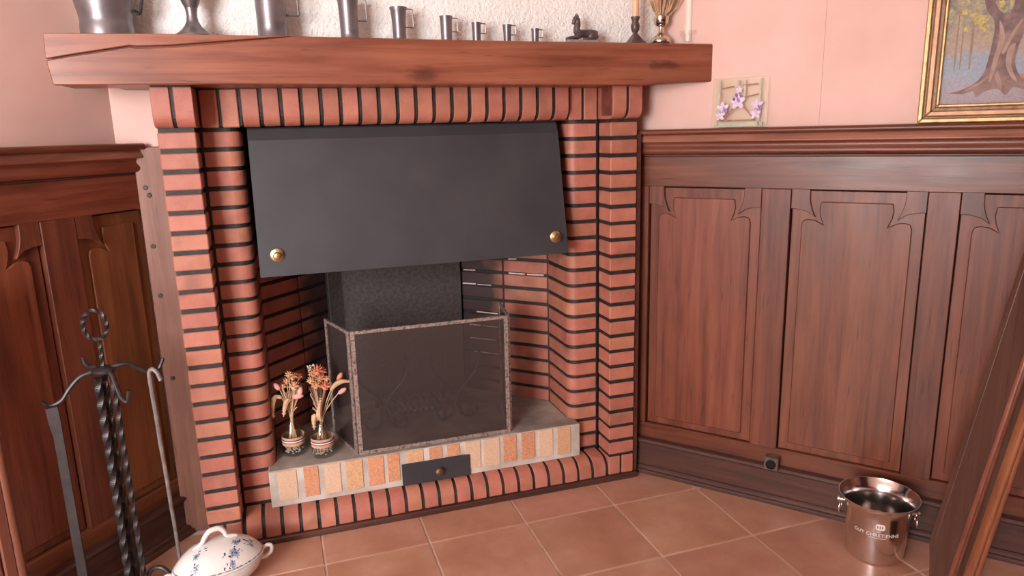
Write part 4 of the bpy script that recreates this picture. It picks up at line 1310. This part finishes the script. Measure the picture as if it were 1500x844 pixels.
def spray(cx, cy, sc_, n, seed):
    rs = random.Random(seed)
    groups = {'print_dark': MB(), 'print_pale': MB()}

    def leaf(x, y, a, L, wd, mt):
        pts = []
        for t, ww in ((0, 0), (0.25, 0.8), (0.55, 1.0), (0.85, 0.5), (1, 0), (0.85, -0.5), (0.55, -1.0), (0.25, -0.8)):
            u, v = t * L, ww * wd
            px, py = x + u * math.cos(a) - v * math.sin(a), y + (u * math.sin(a) + v * math.cos(a)) * 0.8
            pts.append((px, py, lid_z(px, py) + 0.0007))
        groups[mt].add(pts, [tuple(range(8))])
    for k in range(n):          # leaves along a curved stem
        t = k / (n - 1) - 0.5
        x, y = cx + t * 0.062 * sc_, cy + (0.016 * math.sin(t * 5) + t * 0.02) * sc_
        leaf(x, y, rs.uniform(0, 6.28), rs.uniform(0.007, 0.011) * sc_, 0.0026 * sc_, 'print_dark')
        leaf(x + rs.uniform(-0.010, 0.010), y + rs.uniform(-0.008, 0.008), rs.uniform(0, 6.28), 0.008 * sc_, 0.0016 * sc_, 'print_dark' if k % 2 else 'print_pale')
    for fx, fy_ in ((cx + 0.004 * sc_, cy + 0.012 * sc_), (cx - 0.002 * sc_, cy - 0.016 * sc_)):
        for k in range(9):
            a = 6.283 * k / 9
            leaf(fx + 0.002 * math.cos(a), fy_ + 0.002 * math.sin(a), a, (0.009 + 0.003 * (k % 2)) * sc_, 0.0022 * sc_, 'print_pale')
        for k in range(5):
            leaf(fx, fy_, 1.257 * k + 0.3, 0.005 * sc_, 0.0012 * sc_, 'print_dark')
    for mt, mb_ in groups.items():
        o_ = part('flower_print', mb_, mt, lid)
        o_['kind'] = 'stuff'


spray(0.046, -0.046, 1.15, 9, 3)
spray(0.030, -0.072, 0.8, 6, 5)
spray(-0.072, -0.048, 1.0, 8, 8)
spray(0.096, -0.026, 0.6, 5, 11)
spray(-0.03, 0.055, 1.1, 9, 13)
hdl = smoothpath([(-0.070, 0, 0.160), (-0.045, 0, 0.172), (-0.032, 0, 0.192), (-0.016, 0, 0.207), (0.010, 0, 0.208), (0.024, 0, 0.194), (0.032, 0, 0.176), (0.062, 0, 0.166)], 6)
part('lid_handle', MB().tube(hdl, [0.004 + 0.0045 * math.sin(math.pi * i / (len(hdl) - 1)) ** 0.5 for i in range(len(hdl))], 10), 'faience', lid, 0, 60)
for s in (-1, 1):
    lp = smoothpath([(s * 0.128, 0, 0.088), (s * 0.150, 0, 0.099), (s * 0.163, 0, 0.092), (s * 0.160, 0, 0.072), (s * 0.140, 0, 0.060), (s * 0.126, 0, 0.062)], 6)
    part('side_handle', MB().tube(lp, 0.0065, 10), 'faience', tu, 0, 60)

# ------------------------------------------------------------------ steel ice bucket
BK = (2.150, -0.765, 0.0)
bk = thing('ice_bucket', 'polished steel champagne ice bucket with flared rim and etched lettering', 'ice bucket', BK)
BHt = 0.212
bprof = [(0.082, 0), (0.0885, 0.004), (0.0895, 0.012), (0.0925, 0.06), (0.0960, 0.12), (0.0990, 0.165), (0.1035, 0.185), (0.1125, 0.200), (0.1215, 0.209), (0.1225, BHt), (0.1205, BHt)]
part('body', MB().lathe(bprof + [(0.1195, 0.2095), (0.111, 0.1990), (0.102, 0.184), (0.0975, 0.165), (0.0945, 0.12), (0.091, 0.06), (0.087, 0.014), (0.080, 0.008), (0, 0.008)], 64), 'chrome', bk, 0, 50)
cdir = math.atan2(-2.4517 - BK[1], 0.3537 - BK[0])
for s in (-1, 1):
    a = cdir + s * R(97)
    hh = link('handle', MB().lathe([(0.006, 0), (0.006, 0.018), (0.010, 0.020), (0.010, 0.026), (0.004, 0.028), (0, 0.028)], 14).mesh('handle', 'chrome', 0, 40), bk)
    hh.location = (0.0975 * math.cos(a), 0.0975 * math.sin(a), 0.160)
    hh.rotation_euler = (0, R(90), a)
    rgm = MB().tube([(0.024 + 0.020 * math.cos(t), 0.024 * math.sin(t), 0.017) for t in [6.2832 * i / 28 for i in range(29)]], 0.0032, 8)
    part('ring', rgm, 'chrome', hh, 0, 60)


def wrap_text(body, size, z, mt, name, a_off=0.0, spacing=1.0):
    cu = bpy.data.curves.new('lettering', 'FONT')
    cu.body, cu.size, cu.align_x = body, size, 'CENTER'
    cu.space_character = spacing
    to = bpy.data.objects.new('lettering', cu)
    COL.objects.link(to)
    dg = bpy.context.evaluated_depsgraph_get()
    me = bpy.data.meshes.new_from_object(to.evaluated_get(dg))
    bpy.data.objects.remove(to)
    bm = bmesh.new()
    bm.from_mesh(me)
    bmesh.ops.subdivide_edges(bm, edges=[e for e in bm.edges if e.calc_length() > 0.006], cuts=2)
    for v in bm.verts:
        zz = z + v.co.y
        rr_ = 0.0925 + (zz - 0.06) * 0.0585 + 0.0009
        a = cdir + a_off + v.co.x / rr_
        v.co = (rr_ * math.cos(a), rr_ * math.sin(a), zz)
    bm.to_mesh(me)
    bm.free()
    me.materials.clear()
    me.materials.append(M[mt])
    return link(name, me, bk)


wrap_text('GUY CHRETIENNE', 0.0165, 0.108, 'etch', 'lettering', R(2), 1.05)
wrap_text('DE', 0.008, 0.1235, 'etch', 'lettering', R(6))


def badge(u0, u1, z0, z1, mt, name, off=0.0007, n=10):
    vs, fs = [], []
    for i in range(n + 1):
        u = u0 + (u1 - u0) * i / n
        c = math.sqrt(max(0.0, 1 - (2 * i / n - 1) ** 4))
        zm, hh_ = (z0 + z1) / 2, (z1 - z0) / 2 * (0.45 + 0.55 * c)
        for zz in (zm - hh_, zm + hh_):
            rr_ = 0.0925 + (zz - 0.06) * 0.0585 + off
            a = cdir + u / rr_
            vs.append((rr_ * math.cos(a), rr_ * math.sin(a), zz))
    for i in range(n):
        fs.append((2 * i, 2 * i + 2, 2 * i + 3, 2 * i + 1))
    me = bpy.data.meshes.new(name)
    me.from_pydata(vs, [], fs)
    me.materials.append(M[mt])
    return link(name, me, bk)


badge(-0.001, 0.027, 0.132, 0.154, 'etch', 'emblem')
for u in (0.005, 0.012, 0.019):
    badge(u - 0.0018, u + 0.0018, 0.138, 0.148, 'etchdark', 'emblem_mark', 0.0013, 4)
badge(-0.02, 0.034, 0.1015, 0.1028, 'etch', 'etched_rule')

# ------------------------------------------------------------------ furniture cut off by the picture edges
FH = Vector((math.sin(YAW), math.cos(YAW), 0))
RH = Vector((math.cos(YAW), -math.sin(YAW), 0))
LB = Vector((0.3537, -2.4517, 0)) + FH * 1.9
lf = thing('slanted_wooden_frame', 'dark moulded wooden upright slanting at the right edge of the photo', 'furniture', tuple(LB + RH * 1.28), -YAW)
# local x = to the right of the picture, local y = away from it
U = 1.28


def slant(name, left, right, y0, y1, mt, bev=0.003, smooth=None):
    poly = [(u - U, z) for u, z in left] + [(u - U, z) for u, z in right[::-1]]
    return part(name, MB().prism(poly, 'y', y0, y1), mt, lf, bev, smooth)


ln = lambda u0, z0, u1, z1: (lambda z: u0 + (u1 - u0) * (z - z0) / (z1 - z0))
bead_l = ln(1.297, 0.074, 1.397, 0.584)
TOPZ = 1.28
edge = [(1.258, 0.0), (1.252, 0.076), (1.243, 0.166), (1.246, 0.205), (1.266, 0.307), (1.321, 0.59), (1.402, 1.015), (1.452, TOPZ)]
slant('board', edge, [(bead_l(0), 0), (bead_l(TOPZ), TOPZ)], 0.0, 0.022, 'furn', 0.0008)
slant('bead', [(bead_l(0), 0), (bead_l(TOPZ), TOPZ)], [(bead_l(0) + 0.013, 0), (bead_l(TOPZ) + 0.013, TOPZ)], -0.010, 0.030, 'furn_red', 0.005, 60)
slant('bead', [(bead_l(0) + 0.015, 0), (bead_l(TOPZ) + 0.015, TOPZ)], [(bead_l(0) + 0.028, 0), (bead_l(TOPZ) + 0.028, TOPZ)], -0.002, 0.040, 'furn_red', 0.004, 60)
slant('groove', [(bead_l(0) + 0.012, 0), (bead_l(TOPZ) + 0.012, TOPZ)], [(bead_l(0) + 0.062, 0), (bead_l(TOPZ) + 0.062, TOPZ)], 0.016, 0.045, 'furn')
slant('lip', [(bead_l(0) + 0.058, 0), (bead_l(TOPZ) + 0.058, TOPZ)], [(bead_l(0) + 0.074, 0), (bead_l(TOPZ) + 0.074, TOPZ)], -0.012, 0.040, 'furn_orange', 0.004, 60)
slant('lip', [(bead_l(0) + 0.076, 0), (bead_l(TOPZ) + 0.076, TOPZ)], [(bead_l(0) + 0.094, 0), (bead_l(TOPZ) + 0.094, TOPZ)], -0.008, 0.040, 'furn_orange', 0.004, 60)

lc = thing('cabinet_post', 'reddish moulded corner post of a cabinet at the lower left photo edge', 'cabinet', (-0.437, -0.314, 0), R(51))
part('rounded_edge', MB().prism(arc(-0.014, -0.002, 0.014, 90, -180, 12), 'z', 0.0, 1.05), 'furn_red', lc, 0, 40)
part('fluted_face', MB().box(-0.058, -0.0245, -0.010, 0.012, 0.0, 1.05), 'furn_red', lc, 0.004)
part('fluted_face', MB().box(-0.096, -0.062, -0.008, 0.012, 0.0, 1.05), 'furn_red', lc, 0.004)
part('post_core', MB().box(-0.16, -0.018, -0.002, 0.016, 0.0, 1.05), 'furn_red', lc, 0.002)
